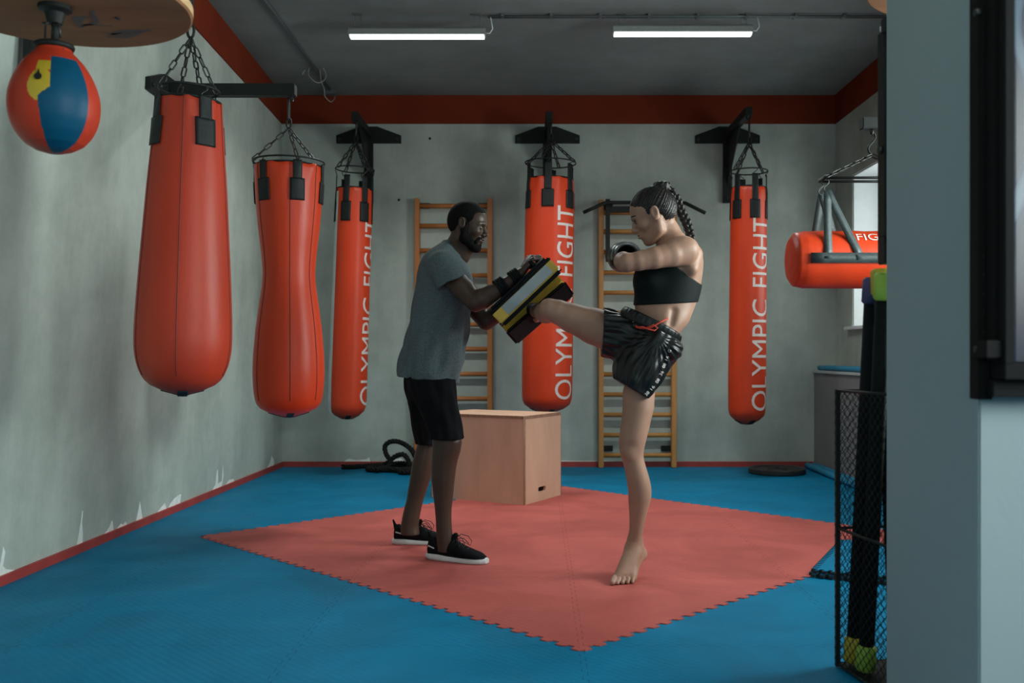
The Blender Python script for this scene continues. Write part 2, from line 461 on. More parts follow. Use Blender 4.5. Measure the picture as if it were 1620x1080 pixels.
# right wall with three window openings
W1 = (6.9, 8.22, 1.266, 2.58); WINS = [W1, (3.1, 4.78, 1.266, 2.58), (-1.2, 1.2, 1.266, 2.62)]
m = MB(); TH = 0.36
ys = [YF]; 
for y0, y1, z0, z1 in sorted(WINS): ys += [y0, y1]
ys.append(YB)
for i in range(0, len(ys), 2): m.box((XR + TH / 2, (ys[i] + ys[i + 1]) / 2, ZC / 2), (TH, ys[i + 1] - ys[i], ZC))
for y0, y1, z0, z1 in WINS:
    m.box((XR + TH / 2, (y0 + y1) / 2, z0 / 2), (TH, y1 - y0, z0)); m.box((XR + TH / 2, (y0 + y1) / 2, (z1 + ZC) / 2), (TH, y1 - y0, ZC - z1))
struct(m.build('wall_right', M_WALL))
def glass():
    g = bpy.data.materials.new('window_glass'); g.use_nodes = True; nt = g.node_tree
    for n in list(nt.nodes):
        if n.type == 'BSDF_PRINCIPLED': nt.nodes.remove(n)
    out = nt.nodes['Material Output']; tr = nt.nodes.new('ShaderNodeBsdfTransparent'); gl = nt.nodes.new('ShaderNodeBsdfGlossy'); gl.inputs['Roughness'].default_value = 0.02
    mx = nt.nodes.new('ShaderNodeMixShader'); mx.inputs[0].default_value = 0.07
    nt.links.new(tr.outputs[0], mx.inputs[1]); nt.links.new(gl.outputs[0], mx.inputs[2]); nt.links.new(mx.outputs[0], out.inputs[0]); return g
M_GLASS = glass()
def window(n, y0, y1, z0, z1):
    t = thing('window_%d' % n, None, None, (XR + 0.25, (y0 + y1) / 2, z0)); t['kind'] = 'structure'
    # white painted reveal, frame, sill and glass
    m = MB(); e = 0.012
    m.box((XR + 0.155, y1 - e / 2, (z0 + z1) / 2), (0.29, e, z1 - z0)); m.box((XR + 0.155, y0 + e / 2, (z0 + z1) / 2), (0.29, e, z1 - z0))
    m.box((XR + 0.155, (y0 + y1) / 2, z1 - e / 2), (0.29, y1 - y0, e)); m.build('window_reveal', M_WHITE, t)
    m = MB(); fw = 0.06; X = XR + 0.28
    for yy in (y0 + fw / 2, y1 - fw / 2, (y0 + y1) / 2): m.box((X, yy, (z0 + z1) / 2), (0.05, fw, z1 - z0))
    for zz in (z0 + fw / 2, z1 - fw / 2): m.box((X, (y0 + y1) / 2, zz), (0.05, y1 - y0, fw))
    m.build('window_frame', M_WHITE, t)
    m = MB(); m.box((X, (y0 + y1) / 2, (z0 + z1) / 2), (0.006, y1 - y0 - 0.05, z1 - z0 - 0.05)); m.build('pane', M_GLASS, t)
    m = MB(); m.box((XR + 0.11, (y0 + y1) / 2, z0 - 0.012), (0.32, y1 - y0 + 0.16, 0.03), bev=0.004); m.build('window_sill', M_WHITE, t)
window(1, *W1); window(2, *WINS[1]); window(3, *WINS[2])
t = thing('window_4', None, None, (0.28, YF - 0.1, 1.0)); t['kind'] = 'structure'  # unseen window, added in the front wall for the fill light
m = MB()
for xx in (-1.57, -0.35, 0.9, 2.12): m.box((xx, YF - 0.1, 1.9), (0.07, 0.06, 1.8))
for zz in (1.03, 2.77): m.box((0.28, YF - 0.1, zz), (3.75, 0.06, 0.07))
m.build('window_frame', M_WHITE, t)
m = MB(); m.box((0.28, YF - 0.1, 1.9), (3.6, 0.006, 1.7)); m.build('pane', M_GLASS, t)

# boxed-in ledge along the right wall
M_LEDGE = mat('ledge_grey', (0.20, 0.19, 0.19), 0.7, noise=0.06, nscale=4); M_LEDGETOP = mat('ledge_top', (0.42, 0.46, 0.45), 0.6, noise=0.08, nscale=9)
m = MB(); m.box((2.62, 6.18, 0.43), (0.198, 4.99, 0.86)); 
lg = struct(m.build('wall_right_ledge', M_LEDGE)); lg.name = 'trim_4'; WM['trim_4'] = Vector((0, 0, 0))
m = MB(); m.box((2.61, 6.18, 0.872), (0.216, 4.99, 0.024), bev=0.004); m.build('ledge_top', M_LEDGETOP, lg)

# pillar on the right, near
PX, PYF, PYN = 1.012, 2.76, 2.178
m = MB(); m.box((PX + 0.75, (PYF + PYN) / 2, ZC / 2), (1.5, PYF - PYN, ZC), bev=0.004); struct(m.build('wall_pillar', M_PILLAR))

# bare plaster where the paint has flaked off along the left skirting
def flake(name, pts, wallfn, par=None):
    m = MB(); m.prism(pts, 0.0015, wallfn); return m.build(name, M_CHIP, par)
wl = bpy.data.objects['wall_left']; wb = bpy.data.objects['wall_back']
random.seed(4)
def left_flake(px, base_py, poly):
    # px of the flake's foot on the wall; poly in metres (along +Y, up)
    Y = FPX * 2.385 / (CX - px); z0 = 0.045
    o = Vector((wall_x(Y, z0) + 0.001, Y, z0))
    pts = [(-a, b) for a, b in poly]
    flake('bare_plaster_patch', pts, prism_M(o, (0, -1, 0), (wall_x(Y, 1) - wall_x(Y, 0), 0, 1)), wl)
left_flake(6, 0, [(-.06, 0), (.10, 0), (.03, .02), (.0, .04), (.01, .10), (-.01, .13), (-.02, .06), (-.03, .02)])
left_flake(125, 0, [(-.02, 0), (.04, 0), (.035, .05), (.02, .10), (.02, .17), (.01, .17), (.0, .09)])
left_flake(170, 0, [(-.04, 0), (.07, 0), (.05, .05), (.04, .06), (.02, .03), (-.01, .01)])
left_flake(190, 0, [(-.05, 0), (.08, 0), (.06, .02), (.03, .008), (.0, .02), (-.03, .008)])
left_flake(216, 0, [(-.02, 0), (.07, 0), (.05, .04), (.02, .11), (.0, .05)])
left_flake(252, 0, [(-.05, 0), (.09, 0), (.06, .04), (.0, .02)])
left_flake(272, 0, [(-.08, 0), (.2, 0), (.22, .03), (.1, .06), (.0, .045), (-.06, .02)])
left_flake(338, 0, [(-.08, 0), (.14, 0), (.15, .08), (.13, .16), (.12, .04), (.04, .03), (.02, .14), (.0, .12), (-.02, .03)])
left_flake(358, 0, [(-.08, 0), (.12, 0), (.1, .02), (.0, .025)])
left_flake(421, 0, [(-.08, 0), (.15, 0), (.12, .05), (.06, .09), (.0, .03)])
def back_flake(px, poly):
    X = (px - CX) * YB / FPX
    flake('bare_plaster_patch', poly, prism_M((X, YB - 0.0005, 0.048), (1, 0, 0), (0, 0, 1)), wb)
back_flake(545, [(0, 0), (.235, 0), (.225, .04), (.2, .02), (.1, .012), (.05, .025), (.02, .02)])
back_flake(622, [(0, 0), (.1, 0), (.07, .03), (.02, .02)])
back_flake(870, [(0, 0), (.6, 0), (.5, .008), (.2, .006), (.1, .01)])
# old screw holes in the back wall
for px, py in ((680, 219), (631, 316)):
    m = MB(); m.lathe([(0.0, 0), (0.012, 0), (0.010, 0.003), (0, 0.003)], n=10, M=Matrix.Translation(P(px, py, YB)) @ Matrix.Rotation(math.pi / 2, 4, 'X'))
    m.build('screw_hole', mat('hole_black', (0.01, 0.01, 0.01), 0.9, noise=0.1), wb)

# ------------------------------------------------------------------ red foam diamond in four quarters
RC = Vector((0.15, 5.35)); RH = 2.06
def red_quarter(sx, sy, label):
    a = Vector((sx * RH, 0)); b = Vector((0, sy * RH)); n = 38; pts = [Vector((0, 0)), a]
    nn = Vector((sx, sy)).normalized(); am = 0.011
    for i in range(n):
        t0 = (i + 0.0) / n; 
        for f, o in ((0.08, -am), (0.42, -am * 1.3), (0.50, am * 1.3), (0.92, am)):
            t = (i + f) / n; 
            pts.append(a.lerp(b, t) + nn * o)
    pts.append(b)
    if sx * sy < 0: pts = pts[::-1]
    m = MB(); m.prism([(p.x + RC.x, p.y + RC.y) for p in pts], 0.004, Matrix.Translation((0, 0, 0.0002)))
    o = m.build('foam_floor_mat', M_RED); tag(o, label, 'mat', 'quarters of the red diamond on the blue floor')
red_quarter(-1, -1, 'near left quarter of the red foam diamond, under the man in front')
red_quarter(1, -1, 'near right quarter of the red foam diamond, under the bare standing foot')
red_quarter(-1, 1, 'far left quarter of the red foam diamond, under the wooden box')
red_quarter(1, 1, 'far right quarter of the red foam diamond, ending towards the ladder with pull-up bar')
# ------------------------------------------------------------------ shared materials
M_BAG = mat('red_vinyl', (0.60, 0.046, 0.010), 0.40, noise=0.10, nscale=5, bump=0.28, bscale=9, spec=0.35, stretch=(1, 1, 0.35))
M_BAGL = mat('dull_red_vinyl', (0.42, 0.037, 0.014), 0.44, noise=0.12, nscale=4, bump=0.25, bscale=9, spec=0.3, stretch=(1, 1, 0.4))
M_IRON = mat('black_iron', (0.011, 0.014, 0.013), 0.55, 0.0, noise=0.2, nscale=20, spec=0.25)
M_CHAIN = mat('chain_steel', (0.05, 0.055, 0.052), 0.4, 0.8, noise=0.2, nscale=60)
M_STRAP = mat('black_webbing', (0.009, 0.012, 0.012), 0.5, noise=0.15, nscale=50, bump=0.2, bscale=200, spec=0.25)
M_SEAM = mat('dark_seam', (0.16, 0.016, 0.008), 0.6, noise=0.1)
M_LETTER = mat('white_lettering', (0.66, 0.60, 0.56), 0.5, noise=0.05, nscale=40)
M_BLACK = mat('black_rubber', (0.009, 0.011, 0.011), 0.6, noise=0.2, nscale=30, spec=0.25)
M_WOOD = mat('orange_wood', (0.47, 0.17, 0.045), 0.5, noise=0.18, nscale=6, stretch=(1, 1, 0.15))
M_WOOD2 = mat('amber_wood', (0.50, 0.23, 0.062), 0.5, noise=0.18, nscale=6, stretch=(1, 1, 0.15))
M_PLY = mat('birch_plywood', (0.62, 0.38, 0.26), 0.6, noise=0.10, nscale=7, stretch=(1, 1, 0.3), bump=0.03, bscale=40)
M_PLYE = mat('plywood_edge', (0.30, 0.16, 0.10), 0.7, noise=0.25, nscale=40)

def hookS(m, a, b, r=0.004, bulge=0.02, side=(1, 0, 0)):
    a, b, s = Vector(a), Vector(b), Vector(side).normalized(); n = 14; pts = []
    for i in range(n + 1):
        t = i / n
        pts.append(a.lerp(b, t) + s * bulge * math.sin(t * 2 * math.pi))
    m.tube(pts, r, 6)

def punching_bag(label, X, Y, prof, ring_z, ring_r, hub_z, hang_z, n_str, a0, bagm, strap_len=0.30, strap_w=0.07, tilt=0.0, group=None, seams=(), text=None, patch=False, stripe=False, basecap=True, nch=4, link=(0.05, 0.028, 0.004), strap_up=0.05, ang_ch=0.5, tilt_y=0.0):
    """prof: [(r, z)] from the bottom to the top, in metres"""
    t = thing('punching_bag', label, 'punching bag', (X, Y, hang_z), group)
    ztop = prof[-1][1]; rtop = prof[-1][0]
    V = math.atan2(-Y, -X) + math.pi / 2; a0 += V; ang_ch += V; seams = [q + V for q in seams]
    if stripe: stripe = (stripe[0] + V, stripe[1] + V)
    zs = [p[1] for p in prof]; rs = [p[0] for p in prof]
    def rad(z): return float(np.interp(z, zs, rs))
    # smooth profile
    P2 = []
    for z in np.linspace(zs[0], zs[-1], 60):
        P2.append((rad(z), z))
    for _ in range(2):
        P2 = [P2[0]] + [((P2[i - 1][0] + 2 * P2[i][0] + P2[i + 1][0]) / 4, P2[i][1]) for i in range(1, len(P2) - 1)] + [P2[-1]]
    rnd = random.Random(int(X * 1000))
    ph = [rnd.uniform(0, 6.28) for _ in range(6)]
    def wob(a, z):
        d = ztop - z; g = math.exp(-d / 0.10)
        return 1 + 0.022 * g * math.sin(9 * a + ph[0] + 6 * z) + 0.016 * g * math.sin(14 * a + ph[1] - 18 * z) + 0.004 * math.sin(3 * a + ph[2] + 3 * z)
    m = MB(); full = [(0.0, zs[0] - 0.002)] + P2 + [(rtop * 0.95, ztop + 0.006), (rtop * 0.8, ztop + 0.002), (0, ztop - 0.004)]
    m.lathe(full, (X, Y, 0), 72, fn=wob); m.build('bag_body', bagm, t)
    # rim round the top
    m = MB(); m.tube([(X + rtop * 0.985 * math.cos(a), Y + rtop * 0.985 * math.sin(a), ztop + 0.002) for a in np.linspace(0, 2 * math.pi, 49)[:-1]], 0.006, 6, closed=True); m.build('top_rim', M_BLACK, t)
    # seams
    for a in seams:
        m = MB(); m.tube([(X + (r * wob(a, z) + 0.0008) * math.cos(a), Y + (r * wob(a, z) + 0.0008) * math.sin(a), z) for r, z in P2[4:]], 0.0022, 5); m.build('seam', M_SEAM, t)
    if basecap:
        m = MB()
        for sgn in (0, 1):
            a = sgn * math.pi / 2 + math.radians(-70)
            pts = [(r_ + 0.002, z_) for r_, z_ in P2 if z_ < zs[0] + 0.035]
            for side in (0, math.pi):
                bm = bmesh.new(); prev = None
                for r_, z_ in [(0.0, zs[0] - 0.004)] + pts:
                    cur = []
                    for q in (-1, 1):
                        d = Vector((math.cos(a + side), math.sin(a + side), 0)); pr = Vector((-d.y, d.x, 0))
                        rr = math.sqrt(max(r_ * r_ - 0.02 ** 2, 0)); cur.append(bm.verts.new(Vector((X, Y, z_ - 0.002)) + d * rr + pr * 0.02 * q))
                    if prev: bm.faces.new((prev[0], prev[1], cur[1], cur[0]))
                    prev = cur
                bmesh.ops.solidify(bm, geom=bm.faces[:], thickness=0.002) if False else None
                m.add(bm)
        me = m.build('bottom_strap', M_STRAP, t); md = me.modifiers.new('s', 'SOLIDIFY'); md.thickness = 0.003; md.offset = 0
    # ring
    m = MB(); m.tube([(X + ring_r * math.cos(a), Y + ring_r * math.sin(a), ring_z) for a in np.linspace(0, 2 * math.pi, 49)[:-1]], 0.0055, 8, closed=True); m.build('spreader_ring', M_IRON, t)
    # webbing straps: down the bag face and up to the hooks
    for i in range(n_str):
        a = a0 + i * 2 * math.pi / n_str; d = Vector((math.cos(a), math.sin(a), 0)); pr = Vector((-d.y, d.x, 0))
        def ribbon(z0, z1, wd, off, nm, mt, steps=10, parent=t):
            bm = bmesh.new(); prev = None
            for j in range(steps + 1):
                z = z0 + (z1 - z0) * j / steps
                cur = []
                for q in range(-3, 4):
                    rz = min(z, ztop)
                    da = (q / 3) * (wd / 2) / max(rad(rz), 0.05)
                    R = (rad(rz) * wob(a + da, rz) if z <= ztop else rad(ztop)) + off
                    if z > ztop: R = max(R, ring_r * 0.9)
                    cur.append(bm.verts.new((X + R * math.cos(a + da), Y + R * math.sin(a + da), z)))
                if prev:
                    for k in range(6): bm.faces.new((prev[k], prev[k + 1], cur[k + 1], cur[k]))
                prev = cur
            mm = MB(); mm.add(bm); o = mm.build(nm, mt, parent, 1.0); md = o.modifiers.new('s', 'SOLIDIFY'); md.thickness = 0.004; md.offset = 0
            return o
        wn = strap_w * 0.6
        s = ribbon(ztop - strap_len * 0.45, ztop + strap_up, wn, 0.006, 'hanging_strap', M_STRAP)
        ribbon(ztop - strap_len, ztop - strap_len * 0.42, strap_w, 0.006, 'strap_patch', MATS['black_webbing'], parent=s)
        # s-hook from ring to strap
        m = MB(); Rr = max(rtop, ring_r * 0.92)
        hookS(m, (X + ring_r * d.x, Y + ring_r * d.y, ring_z + 0.004), (X + Rr * d.x, Y + Rr * d.y, ztop + strap_up - 0.015), 0.0035, 0.014, pr + d * 0.4)
        m.build('s_hook', M_CHAIN, t)
    for i in range(nch):
        a = ang_ch + i * 2 * math.pi / nch
        m = MB(); m.chain((X, Y, hub_z), (X + ring_r * math.cos(a), Y + ring_r * math.sin(a), ring_z), *link); m.build('chain', M_CHAIN, t)
    # carabiner and shackle
    m = MB()
    m.tube([(X + 0.014 * math.cos(a), Y, hub_z + 0.03 + 0.03 * math.sin(a)) for a in np.linspace(0, 2 * math.pi, 17)[:-1]], 0.006, 6, closed=True)
    m.build('swivel_link', M_IRON, t)
    m = MB(); L = hang_z - (hub_z + 0.05)
    m.tube([(X, Y + 0.013 * math.cos(a), hub_z + 0.05 + L / 2 + (L / 2) * math.sin(a)) for a in np.linspace(0, 2 * math.pi, 21)[:-1]], 0.006, 6, closed=True)
    m.build('carabiner', M_CHAIN, t)
    if text:
        s, a_top, cap, z0, z1 = text; a_top += V      # angle of the letter tops, cap height along the arc, foot and head of the line
        for wi, (word, u0, u1) in enumerate(s):
            bm = text_bm(word, u1 - u0, cap, 0.012)
            for v in bm.verts:
                z = u0 + v.co.x; arc = cap - v.co.y; ang = a_top + arc / rad(z)
                R = rad(z) * wob(ang, z) + 0.0018
                v.co = Vector((X + R * math.cos(ang), Y + R * math.sin(ang), z))
            mm = MB(); mm.add(bm); mm.build('lettering', M_LETTER, t)
    if stripe:
        bm = bmesh.new(); prev = None; aa, ab = stripe
        for z in np.linspace(zs[2], ztop - 0.03, 40):
            cur = [bm.verts.new((X + (rad(z) * wob(q, z) + 0.0012) * math.cos(q), Y + (rad(z) * wob(q, z) + 0.0012) * math.sin(q), z)) for q in np.linspace(aa, ab, 6)]
            if prev:
                for k in range(5): bm.faces.new((prev[k], prev[k + 1], cur[k + 1], cur[k]))
            prev = cur
        mm = MB(); mm.add(bm); mm.build('white_stripe', mat('label_white', (0.62, 0.66, 0.64), 0.5, noise=0.04), t, 1.0, label='white lengthwise stripe')
    t.rotation_euler = (tilt_y, tilt, 0)
    return t

D = math.radians
def pz(py, Y): return ZP(py, Y)
# 1: big pear shaped bag on the left
Y1 = 4.0; k = Y1 / FPX
punching_bag('large dull red pear-shaped punching bag hanging nearest the left wall', (304 - CX) * k, Y1,
    [(r * k * 0.975, pz(y, Y1)) for r, y in ((8, 624.5), (30, 622), (46, 615), (58, 604), (67, 588), (73, 568), (75.5, 545), (75, 510), (73, 470), (70, 420), (66, 360), (62, 300), (57, 240), (53, 190), (51, 163))],
    pz(143, Y1), 45 * k, pz(60, Y1), 2.66, 4, D(-90 - 62), M_BAGL, strap_len=0.2, strap_w=0.085, tilt=D(1.3), group=None, seams=(D(-98), D(-20), D(-160)), nch=4, link=(0.05, 0.026, 0.0036), strap_up=0.01, ang_ch=D(-70))
# 2: hourglass bag
Y2 = 5.65; k = Y2 / FPX
punching_bag('red hourglass-shaped punching bag with a narrow waist, without lettering', (457 - CX) * k, Y2,
    [(r * k * 0.98, pz(y, Y2)) for r, y in ((10, 658.5), (30, 657), (43, 651), (50, 642), (54, 628), (56, 605), (56.5, 585), (55.5, 560), (52, 520), (46.5, 480), (42, 450), (41, 430), (43.5, 400), (48.5, 360), (52, 320), (53.5, 290), (54, 265))],
    pz(257, Y2), 55 * k, pz(203, Y2), 2.555, 6, D(-90 - 46), M_BAG, strap_len=0.22, strap_w=0.085, seams=(D(-88), D(-40), D(-150)), nch=3, link=(0.06, 0.028, 0.004), strap_up=0.012, ang_ch=D(-170))
# 3, 4, 5: long bags on the back wall
Y3 = 7.95; k = Y3 / FPX
def longprof(r, y0, y1, Y, mid=1.0):
    k = Y / FPX; return [(q * r * k, pz(y, Y)) for q, y in ((0.3, y1), (0.75, y1 - 2), (0.93, y1 - 8), (1.0, y1 - 20), (1.02, y1 - 60), (1.0, (y0 + y1) / 2), (0.98, y0 + 60), (0.95, y0 + 8), (0.92, y0))]
def words(z0, z1): # OLYMPIC FIGHT reading upwards
    L = z1 - z0; return [('OLYMPIC', z0, z0 + 0.575 * L), ('FIGHT', z0 + 0.64 * L, z1)]
BG = 'long lettered bags along the back wall'
punching_bag('narrow red lettered punching bag left of the man, white stripe down its left edge', (564 - CX) * k, Y3, longprof(29.5, 300, 662, Y3),
    pz(268, Y3), 30 * k, pz(224, Y3), 2.975, 6, D(-90 - 84), M_BAG, 0.28, 0.085, tilt=D(1.9), group=BG, text=(words(pz(640, Y3), pz(346, Y3)), D(-90 + 40), 0.17, 0, 0), stripe=(D(-180), D(-146)), nch=4, strap_up=0.10, ang_ch=D(-150), link=(0.062, 0.034, 0.0056))
punching_bag('widest red lettered punching bag, hanging between the man and the woman', (872 - CX) * k, Y3, longprof(39.5, 285, 652, Y3),
    pz(258, Y3), 40 * k, pz(222, Y3), 2.975, 6, D(-95), M_BAG, 0.25, 0.10, tilt=D(0.9), group=BG, text=(words(pz(630, Y3), pz(330, Y3)), D(-90 + 18), 0.19, 0, 0), nch=4, strap_up=0.12, ang_ch=D(-20), link=(0.062, 0.034, 0.0056))
Y5 = 7.8; k = Y5 / FPX
punching_bag('narrow red lettered punching bag on the right, behind the woman', (1185.5 - CX) * k, Y5, longprof(29, 298, 670, Y5),
    pz(271, Y5), 29 * k, pz(226, Y5), 2.975, 6, D(-90 - 39), M_BAG, 0.26, 0.085, tilt=D(0.5), group=BG, text=(words(pz(648, Y5), pz(347, Y5)), D(-90 + 14), 0.165, 0, 0), nch=4, strap_up=0.10, ang_ch=D(-140), link=(0.062, 0.034, 0.0056))

# ------------------------------------------------------------------ wall brackets
def bolt(m, p, n, r=0.012):
    n = Vector(n); m.tube([Vector(p), Vector(p) + n * 0.012], r, 6)
def wall_bracket(label, o, out, side, arm_len, drop, half=0.295, arm_w=0.06, arm_h=0.07, arm_shift=0.0, group=None, gus=True):
    """o: where the arm leaves the wall, out: away from the wall, side: along the wall"""
    o, out, side = Vector(o), Vector(out).normalized(), Vector(side).normalized(); up = Vector((0, 0, 1))
    t = thing('wall_bracket', label, 'bracket', o, group)
    def M(p): return prism_M(p, side, up)
    m = MB()
    poly = [(-half, -0.075), (half, -0.075), (half, -0.005), (0.08, 0.075), (-0.08, 0.075), (-half, -0.005)]
    th = 0.03; s = 1 if side.cross(up).dot(out) > 0 else -1
    m.prism(poly, th * s, M(o + out * 0.001)); m.build('cross_plate', M_IRON, t, 0.5)
    m = MB(); m.prism([(-0.04, -drop), (0.04, -drop), (0.04, -0.06), (-0.04, -0.06)], 0.034 * s, M(o + out * 0.001)); m.build('upright_plate', M_IRON, t, 0.5)
    m = MB()
    tip = o + out * arm_len + side * arm_shift; d = (tip - o).normalized(); R = prism_M((0, 0, 0), d, up).to_3x3()
    m.box((o + tip) / 2 + d * 0.016, (arm_len - 0.03, arm_h, arm_w), R, bev=0.004); m.build('arm', M_IRON, t, 0.5)
    m = MB(); base = o + out * 0.034
    g = [(0, -drop * 0.72), (arm_len * 0.62, -arm_h / 2 + 0.003), (0, -arm_h / 2 + 0.003)]
    if not gus: g = [(0, -arm_h * 1.1), (0.12, -arm_h / 2 + 0.003), (0, -arm_h / 2 + 0.003)]
    m.prism(g, 0.012, prism_M(base - d.cross(up) * 0.006, d, up)); m.build('gusset', M_IRON, t, 0.5)
    for q in (-0.265, 0.265):
        m = MB(); bolt(m, o + side * q * half / 0.295 + up * -0.04 + out * (th), out); m.build('bolt', M_CHAIN, t)
    m = MB(); bolt(m, o + up * (-drop + 0.04) + out * 0.034, out); m.build('bolt', M_CHAIN, t)
    m = MB(); m.tube([tip - d * 0.02 + Vector((0, 0, -arm_h / 2 - 0.012)) + (side * math.cos(a) + up * math.sin(a)) * 0.018 for a in np.linspace(0, 2 * math.pi, 15)[:-1]], 0.005, 6, closed=True); m.build('eye_bolt', M_IRON, t)
    return t
BKG = 'bag brackets on the back wall'
hz = 3.03
def back_br(label, px, tipX, tipY):
    X = (px - CX) * YB / FPX
    wall_bracket(label, (X, YB - 0.002, hz), (0, -1, 0), (1, 0, 0), YB - tipY, 0.62, arm_shift=tipX - X, group=BKG)
back_br('black steel wall bracket holding the narrow bag left of the man', 584, (561 - CX) * Y3 / FPX, Y3)
back_br('black steel wall bracket holding the widest lettered bag in the middle', 866, (869 - CX) * Y3 / FPX, Y3)
back_br('black steel wall bracket holding the lettered bag behind the woman', 1150, (1185 - CX) * Y5 / FPX, Y5)
X2 = (457 - CX) * Y2 / FPX
wall_bracket('black steel bracket on the left wall holding the hourglass bag', (wall_x(Y2, 2.6) + 0.01, Y2, 2.60), (1, 0, 0), (0, -1, 0), X2 - wall_x(Y2, 2.6) + 0.03, 0.30, half=0.30, arm_w=0.07, arm_h=0.07, gus=False)
X1 = (299 - CX) * Y1 / FPX
wall_bracket('black steel bracket on the left wall behind the multicoloured speed bag', (wall_x(Y1, 2.6) + 0.01, Y1, 2.72), (1, 0, 0), (0, -1, 0), X1 - wall_x(Y1, 2.6) + 0.03, 0.70, half=0.30, gus=False)

# ------------------------------------------------------------------ horizontal bag on the right
YH = 5.2; k = YH / FPX; XH = 1.86
t = thing('punching_bag', 'horizontal red punching bag hanging by the window, partly behind the pillar', 'punching bag', (XH, YH, 2.27))
zc = pz(411, YH); RH_ = 0.155
prof = [(0.0, -0.46), (0.06, -0.46), (0.115, -0.45), (0.145, -0.43), (0.156, -0.38), (0.158, -0.2), (0.157, 0.0), (0.158, 0.2), (0.156, 0.38), (0.145, 0.43), (0.115, 0.45), (0, 0.46)]
pf = []
for i in range(len(prof) - 1):
    for j in range(4): pf.append(tuple(np.array(prof[i]) + (np.array(prof[i + 1]) - np.array(prof[i])) * j / 4))
pf.append(prof[-1])
RY = Matrix.Rotation(math.pi / 2, 4, 'Y')
def wobH(a, z): 
    return 1 + 0.012 * math.sin(7 * a + 9 * z) * abs(z) / 0.5 + 0.012 * math.sin(40 * z) * max(0, math.cos(a * 1.0 - math.pi)) ** 2
XHc = 1.828
m = MB(); m.lathe(pf, (XHc, YH, zc), 64, fn=wobH, M=RY); m.build('bag_body', M_BAG, t)
def ribbonPts(pts, nrm, wd, name, mt, par, th=0.005):
    bm = bmesh.new(); prev = None; pts = [Vector(p) for p in pts]
    for i, p in enumerate(pts):
        tg = (pts[min(i + 1, len(pts) - 1)] - pts[max(i - 1, 0)]).normalized(); n = Vector(nrm[i] if isinstance(nrm, list) else nrm).normalized()
        s = tg.cross(n).normalized(); cur = [bm.verts.new(p - s * wd / 2), bm.verts.new(p + s * wd / 2)]
        if prev: bm.faces.new((prev[0], prev[1], cur[1], cur[0]))
        prev = cur
    mm = MB(); mm.add(bm); o = mm.build(name, mt, par, 0.25); md = o.modifiers.new('s', 'SOLIDIFY'); md.thickness = th; md.offset = 0; return o
M_STRAPG = mat('grey_webbing', (0.045, 0.062, 0.064), 0.45, noise=0.15, nscale=40, bump=0.2, bscale=150)
for s in (-1, 1):                                                   # camera side and far side
    ribbonPts([(XHc - 0.38 + 0.76 * q / 10, YH + s * 0.163, zc - 0.005) for q in range(11)], (0, s, 0), 0.055, 'long_strap', M_STRAPG, t)
    for e in (-1, 1):
        hx = XHc + e * 0.27 ; top = Vector((hx - e * 0.01, YH + s * 0.05, zc + 0.37))
        for dx, nm in ((-0.02, 'hanging_strap'), (0.155, 'hanging_strap')):
            foot = Vector((XHc + e * 0.27 - e * dx, YH + s * 0.165, zc - 0.01))
            pts = [top + (foot - top) * q / 8 for q in range(9)]
            pts = [Vector((p.x, YH + s * max(abs(p.y - YH), math.sqrt(max(0.0, 0.163 ** 2 - max(p.z - zc, 0) ** 2)) if p.z - zc < 0.163 else 0), p.z)) for p in pts]
            ribbonPts(pts, [(0, s, 0.3)] * 9, 0.042, nm, M_STRAPG, t)
        m = MB(); hookS(m, (hx, YH + s * 0.05, zc + 0.44), (hx - e * 0.01, YH + s * 0.05, zc + 0.36), 0.004, 0.016, (1, 0, 0)); m.build('s_hook', M_CHAIN, t)
# spreader rods
zr = zc + 0.375 + 0.02
for s in (-1, 1):
    m = MB(); m.cyl((XHc - 0.275, YH + s * 0.055, zc + 0.44), (XHc + 0.275, YH + s * 0.055, zc + 0.44), 0.0075, 8); m.build('spreader_bar', M_IRON, t)
for e in (-1, 1):
    m = MB(); m.cyl((XHc + e * 0.27, YH - 0.06, zc + 0.44), (XHc + e * 0.27, YH + 0.06, zc + 0.44), 0.0075, 8); m.build('spreader_bar', M_IRON, t)
    for s in (-1, 1):
        m = MB(); m.chain((XHc, YH, pz(245, YH)), (XHc + e * 0.27, YH + s * 0.055, zc + 0.445), 0.05, 0.028, 0.0042); m.build('chain', M_CHAIN, t)
m = MB(); hookS(m, (XHc, YH, pz(207, YH)), (XHc, YH, pz(245, YH)), 0.007, 0.02, (1, 0, 0)); m.build('carabiner', M_IRON, t)
bm = text_bm('FIGHT', 0.235, 0.055, 0.01)
for v in bm.verts:
    a = math.radians(53) + (v.co.y - 0.05) / 0.158; R = 0.1605 * (1 + 0.0)
    v.co = Vector((1.707 + v.co.x, YH - R * math.cos(a), zc + R * math.sin(a)))
mm = MB(); mm.add(bm); mm.build('lettering', M_LETTER, t)
# its arm from the right wall
t = thing('wall_bracket', 'black steel arm on the right wall above the horizontal bag', 'bracket', (XR, YH, pz(196, YH)))
za = pz(196, YH)
m = MB(); m.box(((XR + XHc - 0.06) / 2, YH, za), (XR - XHc + 0.06, 0.07, 0.062), bev=0.004); m.build('arm', M_IRON, t, 0.5)
m = MB(); m.box((XR - 0.016, YH, za - 0.1), (0.03, 0.08, 0.5)); m.build('upright_plate', M_IRON, t)
m = MB(); m.box((XR - 0.014, YH, za), (0.026, 0.55, 0.08)); m.build('cross_plate', M_IRON, t)
m = MB(); m.tube([(XHc, YH + 0.016 * math.cos(a), za - 0.045 + 0.02 * math.sin(a)) for a in np.linspace(0, 2 * math.pi, 13)[:-1]], 0.005, 6, closed=True); m.build('eye_bolt', M_CHAIN, t)

